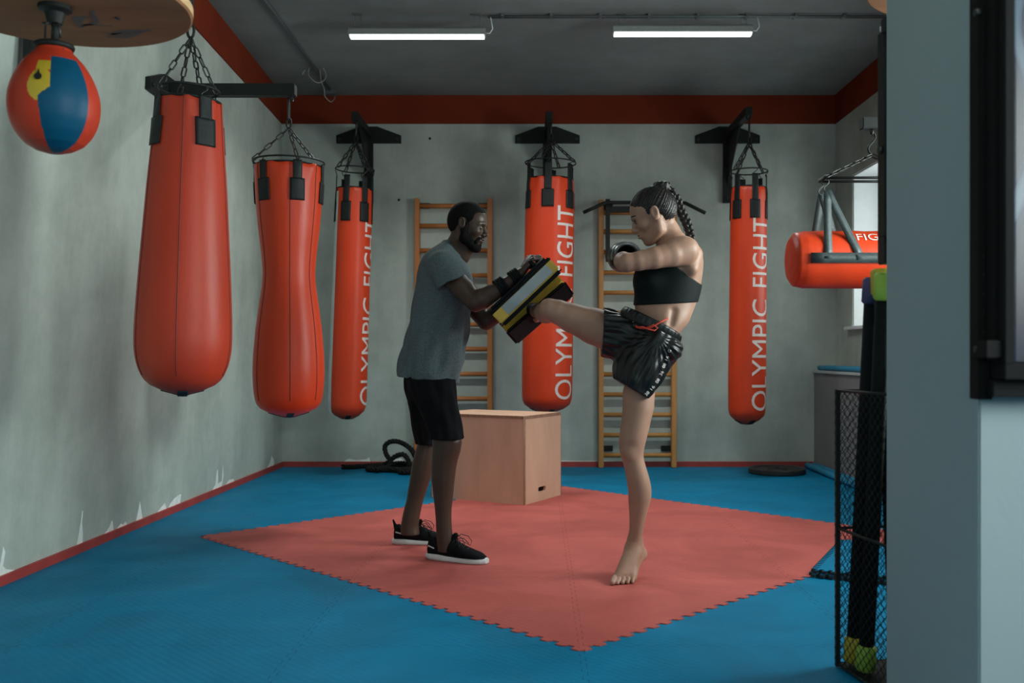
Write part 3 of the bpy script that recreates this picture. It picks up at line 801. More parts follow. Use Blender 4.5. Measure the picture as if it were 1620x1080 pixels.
# ------------------------------------------------------------------ speed bag platforms
M_PLAT = mat('platform_wood', (0.30, 0.14, 0.07), 0.7, noise=0.18, nscale=5, stretch=(0.4, 2, 1), spec=0.15); M_PLATE = mat('platform_edge', (0.55, 0.36, 0.18), 0.6, noise=0.2, nscale=30)
M_INK = mat('printed_ink', (0.10, 0.085, 0.075), 0.7, noise=0.1)
def platform(label, X, Y, z, r, art, wallpt, armdir):
    t = thing('speed_bag_platform', label, 'platform', (X, Y, z))
    m = MB(); m.lathe([(0, 0), (r - 0.006, 0), (r, 0.006), (r, 0.03), (r - 0.006, 0.036), (0, 0.036)], (X, Y, z), 96); o = m.build('board', M_PLAT, t, 0.5)
    m = MB(); m.lathe([(r + 0.0006, 0.005), (r + 0.0006, 0.031), (r - 0.002, 0.031), (r - 0.002, 0.005)], (X, Y, z), 96); m.build('board_edge', M_PLATE, t, 0.5)
    ar = Vector(armdir).normalized(); pr = Vector((-ar.y, ar.x, 0))
    for s in (-1, 1):
        a = Vector((X, Y, z + 0.062)) + pr * s * 0.16 - ar * r * 0.75; b = Vector((wallpt[0], wallpt[1], z + 0.062)) + pr * s * 0.16
        m = MB(); d = b - a; m.box((a + b) / 2, (d.length, 0.04, 0.05), prism_M((0, 0, 0), d, Vector((0, 0, 1)).cross(d)).to_3x3()); m.build('support_beam', M_IRON, t)
    a = Vector((X, Y, z + 0.05)) + ar * (r + 0.02); b = Vector((wallpt[0], wallpt[1], z - 0.28))
    m = MB(); d = b - a; m.box((a + b) / 2, (d.length, 0.05, 0.04), prism_M((0, 0, 0), d, Vector((0, 1, 0)) if abs(ar.y) < 0.5 else Vector((1, 0, 0))).to_3x3()); m.build('brace', M_IRON, t)
    m = MB(); m.box((wallpt[0], wallpt[1], z - 0.12) , (0.05, 0.42, 0.5) if abs(ar.x) > 0.5 else (0.42, 0.05, 0.5)); m.build('wall_plate', M_IRON, t)
    m = MB(); m.lathe([(0, 0), (0.045, 0), (0.045, -0.012), (0.028, -0.02), (0.02, -0.05), (0, -0.05)], (X, Y, z), 24); m.build('swivel_plate', M_IRON, t, 0.5)
    for a in (0.6, 2.2, 3.7, 5.3):
        m = MB(); m.lathe([(0, 0), (0.010, -0.001), (0.008, -0.004), (0, -0.005)], (X + r * 0.45 * math.cos(a), Y + r * 0.45 * math.sin(a), z), 10); m.build('screw', M_CHAIN, t)
    if art:
        for (cx, cy, ang, L, wd, curv) in art:
            m = MB(); n = 14; up_ = []; dn = []
            for i in range(n + 1):
                u = i / n; x = (u - 0.5) * L; c = curv * math.sin(u * math.pi * 1.5); hw = wd * math.sin(u * math.pi) ** 0.8 + 0.0015
                up_.append((x, c + hw)); dn.append((x, c - hw))
            poly = up_ + dn[::-1]
            m.prism(poly, 0.0008, Matrix.Translation((X + cx, Y + cy, z - 0.0009)) @ Matrix.Rotation(ang, 4, 'Z')); m.build('printed_mark', M_INK, t)
    return t
SBX, SBY = -1.377, 2.70
art = [(0.10, 0.24, -0.25, 0.15, 0.012, 0.012), (0.12, 0.215, -0.4, 0.16, 0.010, -0.012), (0.07, 0.225, 0.25, 0.08, 0.006, 0.01), (0.055, 0.10, -0.8, 0.16, 0.008, 0.02), (0.02, 0.12, 2.5, 0.12, 0.014, 0.02), (0.04, 0.16, -0.3, 0.10, 0.005, -0.015)]
platform('round wooden speed bag platform high on the left, above the multicoloured speed bag', SBX, SBY, 2.02, 0.37, art, (-2.125, 2.70), (-1, 0, 0))
platform('round wooden speed bag platform at the top right, half hidden by the pillar', 1.515, 3.235, 2.30, 0.38, None, (1.515, 2.79), (0, -1, 0))
# speed bag
M_SBR = mat('speed_red', (0.42, 0.036, 0.015), 0.42, noise=0.1, nscale=5, bump=0.08, bscale=40, spec=0.2); M_SBB = mat('speed_blue', (0.002, 0.060, 0.12), 0.45, noise=0.08, nscale=6, spec=0.15); M_SBY = mat('speed_yellow', (0.42, 0.30, 0.02), 0.45, noise=0.08, nscale=8)
t = thing('speed_bag', 'red, blue and yellow leather speed bag under the left platform', 'speed bag', (SBX, SBY, 1.99))
k = SBY / FPX; xc = (86 - CX) * k; zc = pz(165, SBY)
m = MB(); prof = []
for r_, y in ((0, 242.5), (14, 241.5), (30, 237), (46, 228), (60, 212), (69, 192), (72.5, 168), (71, 150), (66, 132), (57, 113), (46, 97), (36, 87), (29, 80), (26, 73), (24, 68), (0, 66)): prof.append((r_ * k * 0.93, pz(y * 0.985 + 4, SBY)))
pr2 = []
for i in range(len(prof) - 1):
    for j in range(12): pr2.append(tuple(np.array(prof[i]) * (1 - j / 12) + np.array(prof[i + 1]) * j / 12))
pr2.append(prof[-1])
for _ in range(30): pr2 = [pr2[0]] + [((pr2[i - 1][0] + 2 * pr2[i][0] + pr2[i + 1][0]) / 4, pr2[i][1]) for i in range(1, len(pr2) - 1)] + [pr2[-1]]
m.lathe(pr2, (xc, SBY, 0), 300)
bm = m.bm
V0 = math.atan2(-SBY, -xc)   # direction from the bag to the camera
for f in bm.faces:
    c = f.calc_center_median(); a = (math.atan2(c.y - SBY, c.x - xc) - V0 + math.pi) % (2 * math.pi) - math.pi
    zz = (c.z - pz(242, SBY)) / (pz(66, SBY) - pz(242, SBY)); a = math.degrees(a)
    if zz < 0.80:
        lo = -6 - 14 * min(1, max(0, (0.50 - zz) / 0.08)) + 8 * max(0, 0.4 - zz); hi = 45
        if lo < a < hi: f.material_index = 1
        elif ((a + 17) / 17) ** 2 + ((zz - 0.52) / 0.15) ** 2 < 1 or (-26 < a and 0.66 < zz < 0.75 and a < 0): f.material_index = 2
    if 150 < abs(a) and zz < 0.8: f.material_index = 1
m.build('bag_body', [M_SBR, M_SBB, M_SBY], t)
# printed eye shaped mark on the yellow patch
m = MB(); pts = []
for i in range(16):
    an = i * 2 * math.pi / 16; pts.append((0.010 * math.cos(an), 0.010 * math.sin(an) + (0.014 if i == 4 else 0)))
aa = V0 + math.radians(-20); Rr = 0.1165
m.prism(pts, 0.0015, prism_M((xc + Rr * math.cos(aa), SBY + Rr * math.sin(aa), pz(139, SBY)), (-math.sin(aa), math.cos(aa), 0), (0.0 - math.cos(aa) * 0.25, -math.sin(aa) * 0.25, 1))); m.build('printed_mark', M_BLACK, t)
m = MB(); m.tube([(xc + 0.045 * math.cos(a), SBY + 0.045 * math.sin(a), pz(74, SBY)) for a in np.linspace(0, 2 * math.pi, 33)[:-1]], 0.009, 8, closed=True); m.build('collar', M_BLACK, t)
m = MB(); m.tube([(xc, SBY, pz(72, SBY)), (xc + 0.004, SBY, pz(45, SBY)), (SBX, SBY, 1.969)], 0.011, 10); m.build('swivel_stem', M_IRON, t)
for s in (-1, 1):
    m = MB(); m.tube([(xc + s * 0.022, SBY - 0.01, pz(62, SBY)), (xc + s * 0.02, SBY - 0.01, pz(40, SBY)), (xc + s * 0.008, SBY - 0.01, pz(36, SBY))], 0.003, 6); m.build('hook', M_CHAIN, t)
for dz in (0, 0.012):
    m = MB(); aa = V0 + math.radians(24); m.lathe([(0, 0), (0.004, 0.001), (0, 0.003)], (xc + 0.057 * math.cos(aa), SBY + 0.057 * math.sin(aa), pz(84, SBY) - dz * 1.1), 8); m.build('eyelet', M_CHAIN, t)
# a bottom lace seam
# ------------------------------------------------------------------ wall bars
def wall_bars(label, pl, pr_, ytop, rungs, mt, group):
    Y = 8.58; k = Y / FPX; x0, x1 = (pl - CX) * k, (pr_ - CX) * k
    t = thing('wall_bars', label, 'ladder', ((x0 + x1) / 2, Y, 0), group)
    zt = pz(ytop, Y)
    for x in (x0 + 0.024, x1 - 0.024):
        m = MB(); m.box((x, Y + 0.045, zt / 2), (0.045, 0.09, zt), bev=0.006); m.build('post', mt, t, 0.5)
    for y in rungs:
        m = MB(); z = pz(y, Y + 0.03); m.tube([(x0 + 0.03, Y + 0.035, z), (x1 - 0.03, Y + 0.035, z)], 0.021, 12); m.build('rung', mt, t)
    for zz in (zt - 0.06, 0.17):
        for x, s in ((x0 + 0.05, 1), (x1 - 0.05, -1)):
            m = MB(); m.box((x + s * 0.04, Y + 0.075, zz), (0.09, 0.008, 0.05)); bolt(m, (x + s * 0.06, Y + 0.071, zz), (0, -1, 0), 0.008); m.build('wall_fixing', M_BLACK, t)
    return t
WB = 'wooden wall bars on the back wall'
wall_bars('wooden wall bars behind the man', 655, 779, 313, [325.5, 357, 396, 435.5, 474, 513, 552, 591.5, 630.5, 670, 709], M_WOOD, WB)
wall_bars('wooden wall bars behind the woman, topped by the black pull-up bar', 947, 1071, 315, [336, 366, 398.5, 431, 463, 494.5, 526, 559, 592, 624, 656, 688, 720], M_WOOD2, WB)
# pull-up bar
Y = 8.50; k = Y / FPX
t = thing('pull_up_bar', 'black pull-up bar with bent ends hooked on the wall bars behind the woman', 'exercise bar', ((1020 - CX) * k, Y, pz(320, Y)))
def pb(x, y, YY=Y): return P(x, y, YY)
m = MB(); pts = [pb(923, 336, Y - 0.12), pb(940, 328.5, Y - 0.1), pb(955, 321.5, Y - 0.06), pb(960, 320.3, Y - 0.05), pb(1020, 320.3, Y - 0.05), pb(1078, 320.3, Y - 0.05), pb(1084, 321, Y - 0.06), pb(1100, 329, Y - 0.1), pb(1116, 337, Y - 0.12)]
m.tube(pts, 0.016, 12); m.build('bar', M_IRON, t)
for x in (961.5, 1063):
    m = MB(); a = pb(x, 315); b = pb(x, 414); m.box((a + b) / 2 , (0.038, 0.035, (a - b).length), bev=0.003); m.build('side_rail', M_IRON, t)
for x in (961.5, 1063):
    m = MB(); a = pb(x, 322); m.box(a + Vector((0, 0.055, 0)), (0.034, 0.11, 0.02)); m.box(pb(x, 405) + Vector((0, 0.045, 0)), (0.034, 0.07, 0.03)); m.build('hook', M_IRON, t)
m = MB(); a = pb(965, 331); b = pb(1062, 331); m.box((a + b) / 2, ((a - b).length, 0.03, 0.05)); m.build('cross_plate', M_IRON, t)

# ------------------------------------------------------------------ wooden plyometric box
A = F(829, 800); B = F(881, 783); Cc = F(683, 787)
u = (Cc - A).normalized(); v = Vector((-u.y, u.x, 0)); v = v if v.dot(B - A) > 0 else -v
LU, LV, HB = 0.765, 0.54, 0.607
t = thing('plyo_box', 'large plywood jump box with a hand slot, standing behind the man', 'box', A)
th = 0.018
def Mx(o, a, b): return prism_M(o, a, b)
up = Vector((0, 0, 1))
def panel(name, o, a, b, La, Lb, n, hole=None):
    m = MB(); a, b, n = Vector(a).normalized(), Vector(b).normalized(), Vector(n)
    s = 1 if a.cross(b).dot(n) > 0 else -1
    if not hole:
        m.prism([(0, 0), (La, 0), (La, Lb), (0, Lb)], th * s, prism_M(o, a, b))
    else:
        bm = bmesh.new(); cx, cy, hw, hh = hole
        outer = [bm.verts.new((x, y, 0)) for x, y in ((0, 0), (La, 0), (La, Lb), (0, Lb))]
        inner = []
        for q in range(24):
            an = q * 2 * math.pi / 24; x = math.cos(an); inner.append(bm.verts.new((cx + (hw - hh) * (1 if x > 1e-6 else -1 if x < -1e-6 else 0) + hh * x, cy + hh * math.sin(an), 0)))
        for L_ in (outer, inner):
            for i in range(len(L_)): bm.edges.new((L_[i], L_[(i + 1) % len(L_)]))
        bmesh.ops.triangle_fill(bm, use_beauty=True, use_dissolve=False, edges=bm.edges[:])
        r = bmesh.ops.extrude_face_region(bm, geom=bm.faces[:])
        bmesh.ops.translate(bm, vec=(0, 0, th * s), verts=[e for e in r['geom'] if isinstance(e, bmesh.types.BMVert)])
        bmesh.ops.recalc_face_normals(bm, faces=bm.faces)
        m.add(bm, prism_M(o, a, b))
    return m.build(name, M_PLY, t)
panel('front_panel', A, u, up, LU, HB - th, v); panel('back_panel', A + v * (LV - th), u, up, LU, HB - th, v)
panel('side_panel', A + v * th, v, up, LV - 2 * th, HB - th, u, hole=(0.255 - th, 0.085, 0.055, 0.017)); panel('side_panel', A + v * th + u * (LU - th), v, up, LV - 2 * th, HB - th, u)
panel('top_panel', A + up * (HB - th), u, v, LU, LV, up)
m = MB()
for (o_, a_, L_) in ((A + up * HB, u, LU), (A + up * HB, v, LV)):
    pass
def strip(p, q, r_=0.0022):
    m.tube([p, q], r_, 4)
strip(A, A + up * HB); 
for zz in (0.002, HB - th, HB):
    strip(A + up * zz, A + u * LU + up * zz); strip(A + up * zz, A + v * LV + up * zz)
strip(A + u * LU, A + u * LU + up * HB); strip(A + v * LV, A + v * LV + up * HB); strip(A + v * th, A + v * th + up * HB)
m.box(A + v * LV / 2 + up * (HB - th / 2) - u * 0.0006, (0.001, LV, th), prism_M((0, 0, 0), u, v).to_3x3()); m.box(A + u * LU / 2 + up * (HB - th / 2) - v * 0.0006, (LU, 0.001, th), prism_M((0, 0, 0), u, v).to_3x3())
m.box(A + v * th / 2 + up * HB / 2 - u * 0.0006, (0.001, th, HB), prism_M((0, 0, 0), u, v).to_3x3())
m.build('panel_edging', M_PLYE, t)

# ------------------------------------------------------------------ battle rope
M_ROPE = mat('battle_rope', (0.010, 0.010, 0.010), 0.85, noise=0.5, nscale=60, spec=0.2)
t = thing('battle_rope', 'thick black battle rope coiled in a heap against the back wall', 'rope', P(600, 745, 8.3) * 1)
t.location.z = 0; WM[t.name] = Vector(t.location)
def rope(ctrl, name):
    pts = [Vector(c) for c in ctrl]; out = []
    for i in range(len(pts) - 1):
        p0 = pts[max(i - 1, 0)]; p1 = pts[i]; p2 = pts[i + 1]; p3 = pts[min(i + 2, len(pts) - 1)]
        n = max(2, int((p2 - p1).length / 0.012))
        for j in range(n):
            s = j / n; out.append(0.5 * ((2 * p1) + (-p0 + p2) * s + (2 * p0 - 5 * p1 + 4 * p2 - p3) * s * s + (-p0 + 3 * p1 - 3 * p2 + p3) * s ** 3))
    out.append(pts[-1]); m = MB()
    up_ = Vector((0, 0, 1)); L = 0; prev = out[0]
    strands = [[], [], []]
    for i, p in enumerate(out):
        L += (p - prev).length; prev = p
        tg = (out[min(i + 1, len(out) - 1)] - out[max(i - 1, 0)]).normalized()
        a = tg.orthogonal().normalized() if i == 0 else (a - tg * a.dot(tg)).normalized()
        b = tg.cross(a)
        for s in range(3):
            an = L * 2 * math.pi / 0.085 + s * 2 * math.pi / 3; strands[s].append(p + (a * math.cos(an) + b * math.sin(an)) * 0.0130)
    for s in strands: m.tube(s, 0.0115, 8)
    return m.build(name, M_ROPE, t)
def rp(x, y, Y): v = P(x, y, Y); v.z = max(v.z, 0.026); return v
rope([rp(541, 739, 8.44), rp(560, 738, 8.46), rp(590, 736, 8.45), rp(615, 734, 8.44), rp(640, 733, 8.38), rp(655, 742, 8.3), rp(640, 746, 8.2), rp(610, 745, 8.25), rp(588, 747, 8.25), rp(582, 742, 8.32), rp(600, 736, 8.36), rp(630, 738, 8.40), rp(650, 744, 8.35), rp(668, 746, 8.4)], 'rope_length')
rope([rp(612, 740, 8.30), rp(618, 730, 8.32), rp(611, 718, 8.36), rp(609, 706, 8.38), rp(616, 699, 8.38), rp(628, 698, 8.38), rp(641, 703, 8.36), rp(652, 713, 8.34), rp(659, 728, 8.32), rp(662, 744, 8.3), rp(650, 748, 8.24), rp(636, 746, 8.2), rp(634, 752, 8.1), rp(643, 755, 8.07), rp(655, 755, 8.1), rp(670, 752, 8.2)], 'rope_length')
rope([rp(612, 733, 8.34), rp(622, 724, 8.32), rp(632, 719, 8.32), rp(639, 719, 8.3), rp(645, 726, 8.28), rp(648, 736, 8.27), rp(640, 743, 8.26), rp(622, 742, 8.22), rp(606, 740, 8.28), rp(596, 744, 8.2)], 'rope_length')

# ------------------------------------------------------------------ weight plate on the floor
c = F(1229, 748); t = thing('weight_plate', 'black rubber weight plate lying on the blue floor by the right corner', 'weight plate', c)
m = MB(); m.lathe([(0.026, 0.002), (0.236, 0.002), (0.243, 0.01), (0.243, 0.04), (0.236, 0.047), (0.205, 0.047), (0.19, 0.033), (0.095, 0.033), (0.085, 0.045), (0.045, 0.045), (0.026, 0.045), (0.026, 0.002)], c, 64); m.build('plate_body', mat('plate_rubber', (0.03, 0.026, 0.024), 0.5, noise=0.15), t, 0.5)
m = MB(); m.lathe([(0.025, 0.003), (0.045, 0.049), (0.030, 0.052), (0.025, 0.05), (0.025, 0.003)], c, 32); m.build('steel_hub', M_CHAIN, t, 0.6)

# ------------------------------------------------------------------ foam noodles
M_NOOD = mat('blue_foam_tube', (0.012, 0.20, 0.34), 0.6, noise=0.08, nscale=20)
def noodle(label, a, b, r, g):
    t = tag(MB().tube([Vector(a) + (Vector(b) - Vector(a)) * i / 10 + Vector((0.0, 0, 0.0)) for i in range(11)], r, 16).build('foam_tube', M_NOOD), label, 'foam tube', g); return t
noodle('blue foam tube on the floor, lying against the grey ledge', (2.492, 8.58, 0.028), (2.492, 6.5, 0.028), 0.026, 'blue foam tubes on the floor')
noodle('blue foam tube on the floor, the one farther from the grey ledge', (2.425, 8.56, 0.028), (2.43, 6.3, 0.028), 0.026, 'blue foam tubes on the floor')
noodle('blue foam tube on top of the grey ledge, along its outer edge', (2.535, 8.55, 0.907), (2.535, 7.35, 0.907), 0.022, 'blue foam tubes on the ledge')
noodle('blue foam tube on top of the grey ledge, next to the wall', (2.60, 8.6, 0.907), (2.66, 7.2, 0.907), 0.022, 'blue foam tubes on the ledge')

# ------------------------------------------------------------------ loose blue mats with dark edges
c0 = F(1283, 913); da = (F(1325, 868) - c0).normalized(); db = Vector((da.y, -da.x, 0)); S = 0.80
M_BEDGE = mat('dark_mat_edge', (0.012, 0.02, 0.025), 0.7, noise=0.2)
for lay in range(2):
    n = 20; poly = []; am = 0.013
    o = c0 + da * 0.01 * lay + db * 0.008 * lay
    cs = [Vector((0, 0)), Vector((S, 0)), Vector((S, S)), Vector((0, S))]
    for e in range(4):
        p, q = cs[e], cs[(e + 1) % 4]; d_ = (q - p).normalized(); nn = Vector((d_.y, -d_.x))
        for i in range(n):
            for f, of in ((0.02, 0), (0.45, 0), (0.52, am * 2), (0.97, am * 2)): poly.append(tuple(p + d_ * (i + f) / n * S + nn * (of - am)))
    t = thing('foam_floor_mat', 'upper loose blue puzzle mat by the wire basket' if lay else 'lower loose blue puzzle mat by the wire basket, under another', 'mat', o + Vector((0, 0, 0.016 * lay)), 'loose blue puzzle mats on the floor')
    z0 = 0.0045 + 0.016 * lay
    m = MB(); m.prism(poly, -0.013 if prism_M(o, da, db).to_3x3().col[2].z < 0 else 0.013, prism_M(o + Vector((0, 0, z0)), da, db)); m.build('dark_underlayer', M_BEDGE, t)
    cc = Vector((S / 2, S / 2)); poly2 = [tuple(cc + (Vector(p) - cc) * 0.985) for p in poly]
    m = MB(); m.prism(poly2, -0.003 if prism_M(o, da, db).to_3x3().col[2].z < 0 else 0.003, prism_M(o + Vector((0, 0, z0 + 0.0125)), da, db)); m.build('blue_face', M_NOOD if False else M_BLUE, t)

# ------------------------------------------------------------------ wire basket with bars
BC = [(1.042, 2.787), (0.984, 3.12), (1.35, 3.19), (1.41, 2.85)]; bh = 0.91
t = thing('wire_basket', 'tall black chain-link basket standing behind the pillar', 'basket', (1.2, 2.98, 0))
for x, y in BC:
    m = MB(); m.box((x, y, bh / 2 + 0.004), (0.014, 0.014, bh)); m.build('post', M_IRON, t)
for z in (0.012, 0.458, bh):
    m = MB()
    for a, b in zip(BC, BC[1:] + BC[:1]): m.tube([(a[0], a[1], z), (b[0], b[1], z)], 0.005, 6)
    m.build('rail', M_IRON, t)
m = MB(); m.prism(BC[::-1], 0.006, Matrix.Translation((0, 0, 0.009))); m.build('bottom_plate', M_IRON, t)
def mesh_side(a, b):
    a, b = Vector((*a, 0)), Vector((*b, 0)); L = (b - a).length; d = (b - a).normalized(); nrm = Vector((-d.y, d.x, 0)); m = MB()
    cell = 0.034; n = int(round(L / cell))
    for i in range(n + 1):
        pts = []; nz = int(bh / (cell / 2))
        for j in range(nz + 1):
            x = (i + (0.5 if j % 2 else -0.0)) * cell; x = min(max(x, -0.012), L + 0.012)
            pts.append(a + d * x + Vector((0, 0, 0.015 + j * cell / 2 * 0.99)) + nrm * (0.003 if j % 2 else -0.003))
        m.tube(pts, 0.0016, 4)
        pts = []
        for j in range(nz + 1):
            x = (i + (-0.5 if j % 2 else -0.0)) * cell; x = min(max(x, -0.012), L + 0.012)
            pts.append(a + d * x + Vector((0, 0, 0.015 + j * cell / 2 * 0.99)) + nrm * (-0.003 if j % 2 else 0.003))
        m.tube(pts, 0.0016, 4)
    m.build('wire_mesh', M_IRON, t)
for a, b in zip(BC, BC[1:] + BC[:1]): mesh_side(a, b)
M_BAR = mat('black_foam_bar', (0.006, 0.008, 0.009), 0.8, noise=0.2, nscale=30, spec=0.15)
CAPC = {'yellow': (0.50, 0.40, 0.03), 'green': (0.32, 0.50, 0.06), 'purple': (0.055, 0.045, 0.13), 'black': (0.02, 0.02, 0.022)}
def weight_bar(label, a, b, top, bot, r=0.026):
    a, b = Vector(a), Vector(b); d = (b - a).normalized(); t = thing('weighted_bar', label, 'exercise bar', a, 'foam-covered weighted bars in the wire basket')
    m = MB(); m.tube([a + d * 0.02, b - d * 0.02], r, 16); m.build('bar', M_BAR, t)
    for p, q, c in ((a, a + d * 0.085, bot), (b - d * 0.085, b, top)):
        m = MB(); m.tube([p, p + (q - p) * 0.1, p + (q - p) * 0.9, q], r + 0.004, 16, radii=[r, r + 0.008, r + 0.007, r]); m.build('end_cap', mat('cap_' + c, CAPC[c], 0.5, noise=0.06), t)
weight_bar('black weighted bar with a purple top end and yellow foot', P(1350, 1047, 3.085) , P(1381, 439, 3.03), 'purple', 'yellow', 0.024)
weight_bar('black weighted bar with a yellow top end, between the purple and green ones', (1.13, 2.98, 0.02), P(1393, 425, 2.97), 'yellow', 'black', 0.024)
weight_bar('black weighted bar with a light green top end and foot', P(1369, 1060, 3.02), P(1400, 431, 2.885), 'green', 'green', 0.024)
weight_bar('black weighted bar with black ends at the back of the wire basket', (1.18, 3.06, 0.02), (1.17, 3.03, 1.25), 'black', 'black', 0.026)
weight_bar('black weighted bar with black ends in the middle of the wire basket', (1.21, 2.90, 0.02), (1.15, 2.90, 1.24), 'black', 'black', 0.026)

# black upright of the platform stand behind the pillar
t = thing('platform_stand', 'tall black steel upright fixed behind the pillar edge, carrying the right platform', 'stand', (1.06, 2.88, 0))
Xp = (1398.5 - CX) * 2.84 / FPX
m = MB(); m.box((Xp + 0.012, 2.84, (pz(50, 2.84) + 1.3) / 2), (0.042, 0.06, pz(50, 2.84) - 1.3), bev=0.003); m.build('upright', M_IRON, t, 0.5)
m = MB(); m.box((Xp + 0.012, 2.80, 2.0), (0.06, 0.03, 0.04)); m.box((Xp + 0.012, 2.80, 1.40), (0.06, 0.03, 0.04)); m.build('mounting_tab', M_IRON, t)
bolt_m = MB(); bolt(bolt_m, (Xp - 0.009, 2.83, pz(238, 2.84)), (-1, 0, 0), 0.012); bolt_m.build('bolt', M_CHAIN, t)
m = MB(); m.tube([(Xp - 0.008, 2.83, pz(52, 2.84)), (Xp - 0.008, 2.83, pz(44, 2.84))], 0.008, 8); m.build('white_clip', M_WHITE, t)

# ------------------------------------------------------------------ ceiling lights, conduits
M_TUBE = mat('led_diffuser', (0.9, 0.95, 1.0), 0.4, emit=(0.86, 0.95, 1.0), estr=1.5)
M_HOUSE = mat('lamp_housing', (0.30, 0.32, 0.30), 0.5, 0.3, noise=0.05)
M_GALV = mat('conduit_grey', (0.12, 0.14, 0.14), 0.5, 0.3, noise=0.1)
def lamp(label, x0, x1, Y, zb, cable=1, power=24):
    l = area('tube_light', ((x0 + x1) / 2, Y, zb - 0.03), (0, 0, -1), x1 - x0, 0.06, power, (0.92, 1.0, 0.98)); l.data.spread = math.radians(140)
    t = thing('ceiling_light', label, 'ceiling light', ((x0 + x1) / 2, Y, zb), 'tubular ceiling lights')
    m = MB(); xm = (x0 + x1) / 2; L = x1 - x0
    m.prism([(-0.045, 0.0), (0.045, 0.0), (0.038, 0.04), (0.018, 0.058), (-0.018, 0.058), (-0.038, 0.04)], L, prism_M((x0, Y, zb), (0, 1, 0), (0, 0, 1))); m.build('housing', M_HOUSE, t)
    m = MB(); m.prism([(-0.040, 0.001), (0.040, 0.001), (0.038, -0.008), (0.024, -0.017), (-0.024, -0.017), (-0.038, -0.008)], L - 0.016, prism_M((x0 + 0.008, Y, zb), (0, 1, 0), (0, 0, 1))); m.build('diffuser', M_TUBE, t)
    m = MB()
    for i in range(44): 
        x = x0 + (i + 0.5) * L / 44; m.box((x, Y - 0.0405, zb + 0.004), (0.006, 0.004, 0.010))
    m.build('cooling_fins', M_HOUSE, t)
    for x in (x0 + 0.06, x1 - 0.06):
        m = MB(); m.tube([(x - 0.02, Y, zb + 0.058), (x - 0.02, Y, ZC - 0.001)], 0.002, 5); m.tube([(x + 0.02, Y, zb + 0.058), (x + 0.02, Y, ZC - 0.001)], 0.002, 5); m.box((x, Y, ZC - 0.004), (0.06, 0.03, 0.006)); m.box((x, Y, zb + 0.06), (0.055, 0.03, 0.006)); m.build('hanger', M_GALV, t)
    m = MB(); m.tube([(x1, Y, zb + 0.02), (x1 + 0.03, Y, zb + 0.018), (x1 + 0.05, Y, zb + 0.05), (x1 + 0.035, Y + 0.0, ZC - 0.02)], 0.004, 6); m.build('cable', M_WHITE if cable else M_GALV, t)
lamp('left of the two lit ceiling tube lights over the back of the gym', (552.5 - CX) * 6.6 / FPX, (768 - CX) * 6.6 / FPX, 6.6, pz(57, 6.6))
lamp('right of the two lit ceiling tube lights over the back of the gym', (969.5 - CX) * 6.6 / FPX, (1190 - CX) * 6.6 / FPX, 6.6, pz(53, 6.6))
lamp('added left tube light out of view, nearer to the camera above the mats', -1.5, -0.5, 2.4, 3.29, power=4)  # lamp added out of view to light the mats and left wall
lamp('added right tube light out of view, nearer to the camera above the mats', 0.3, 1.3, 1.9, 3.29, power=4)  # second added lamp, also out of view
o = MB(); 
o.tube([((772 - CX) * 6.6 / FPX, 6.64, ZC - 0.012), (XR - 0.01, 6.64, ZC - 0.012)], 0.006, 8); o.tube([((772 - CX) * 6.6 / FPX, 6.60, ZC - 0.016), (XR - 0.01, 6.60, ZC - 0.016)], 0.008, 8)
t = thing('electric_conduit', 'pair of thin dark conduits running across the ceiling past the right tube light', 'conduit', ((772 - CX) * 6.6 / FPX, 6.62, ZC)); o.build('pipe', M_GALV, t)
m = MB()
for i in range(9):
    x = -0.25 + i * 0.34; m.box((x, 6.62, ZC - 0.01), (0.02, 0.08, 0.02))
m.build('pipe_clips', M_GALV, t)
t = thing('electric_conduit', 'grey conduit along the ceiling above the left bags, ending in a junction box', 'conduit', (-1.82, 8.5, ZC))
m = MB(); m.tube([(-1.83, 0.5, ZC - 0.011), (-1.825, 6.5, ZC - 0.011), (-1.86, 8.45, ZC - 0.011)], 0.010, 8); m.build('pipe', M_GALV, t)
m = MB(); m.box((-1.86, 8.50, ZC - 0.022), (0.09, 0.09, 0.044), bev=0.006); m.build('junction_box', M_GALV, t, 0.5)
M_CABLE = mat('loose_cable', (0.26, 0.27, 0.24), 0.6, noise=0.1)
def pc(x, y, Y): return P(x, y, Y)
m = MB(); raw = [pc(478, 118, 7.9), pc(484, 108, 7.9), pc(495, 99, 7.85), pc(489, 108, 7.8), pc(489, 120, 7.75), pc(500, 130, 7.75), pc(510, 129, 7.8), pc(516, 120, 7.85), pc(511, 108, 7.85), pc(501, 99, 7.85), pc(506, 112, 7.9), pc(508, 128, 8.0), pc(513, 142, 8.1), pc(514, 152, 8.15), pc(523, 161, 8.2), pc(529, 156, 8.35), pc(530, 150, 8.45)]
sm = []
for i in range(len(raw) - 1):
    p0, p1, p2, p3 = raw[max(i - 1, 0)], raw[i], raw[i + 1], raw[min(i + 2, len(raw) - 1)]
    for j in range(6):
        s = j / 6; sm.append(0.5 * ((2 * p1) + (-p0 + p2) * s + (2 * p0 - 5 * p1 + 4 * p2 - p3) * s * s + (-p0 + 3 * p1 - 3 * p2 + p3) * s ** 3))
m.tube(sm, 0.0045, 6); m.build('loose_cable', M_CABLE, t)

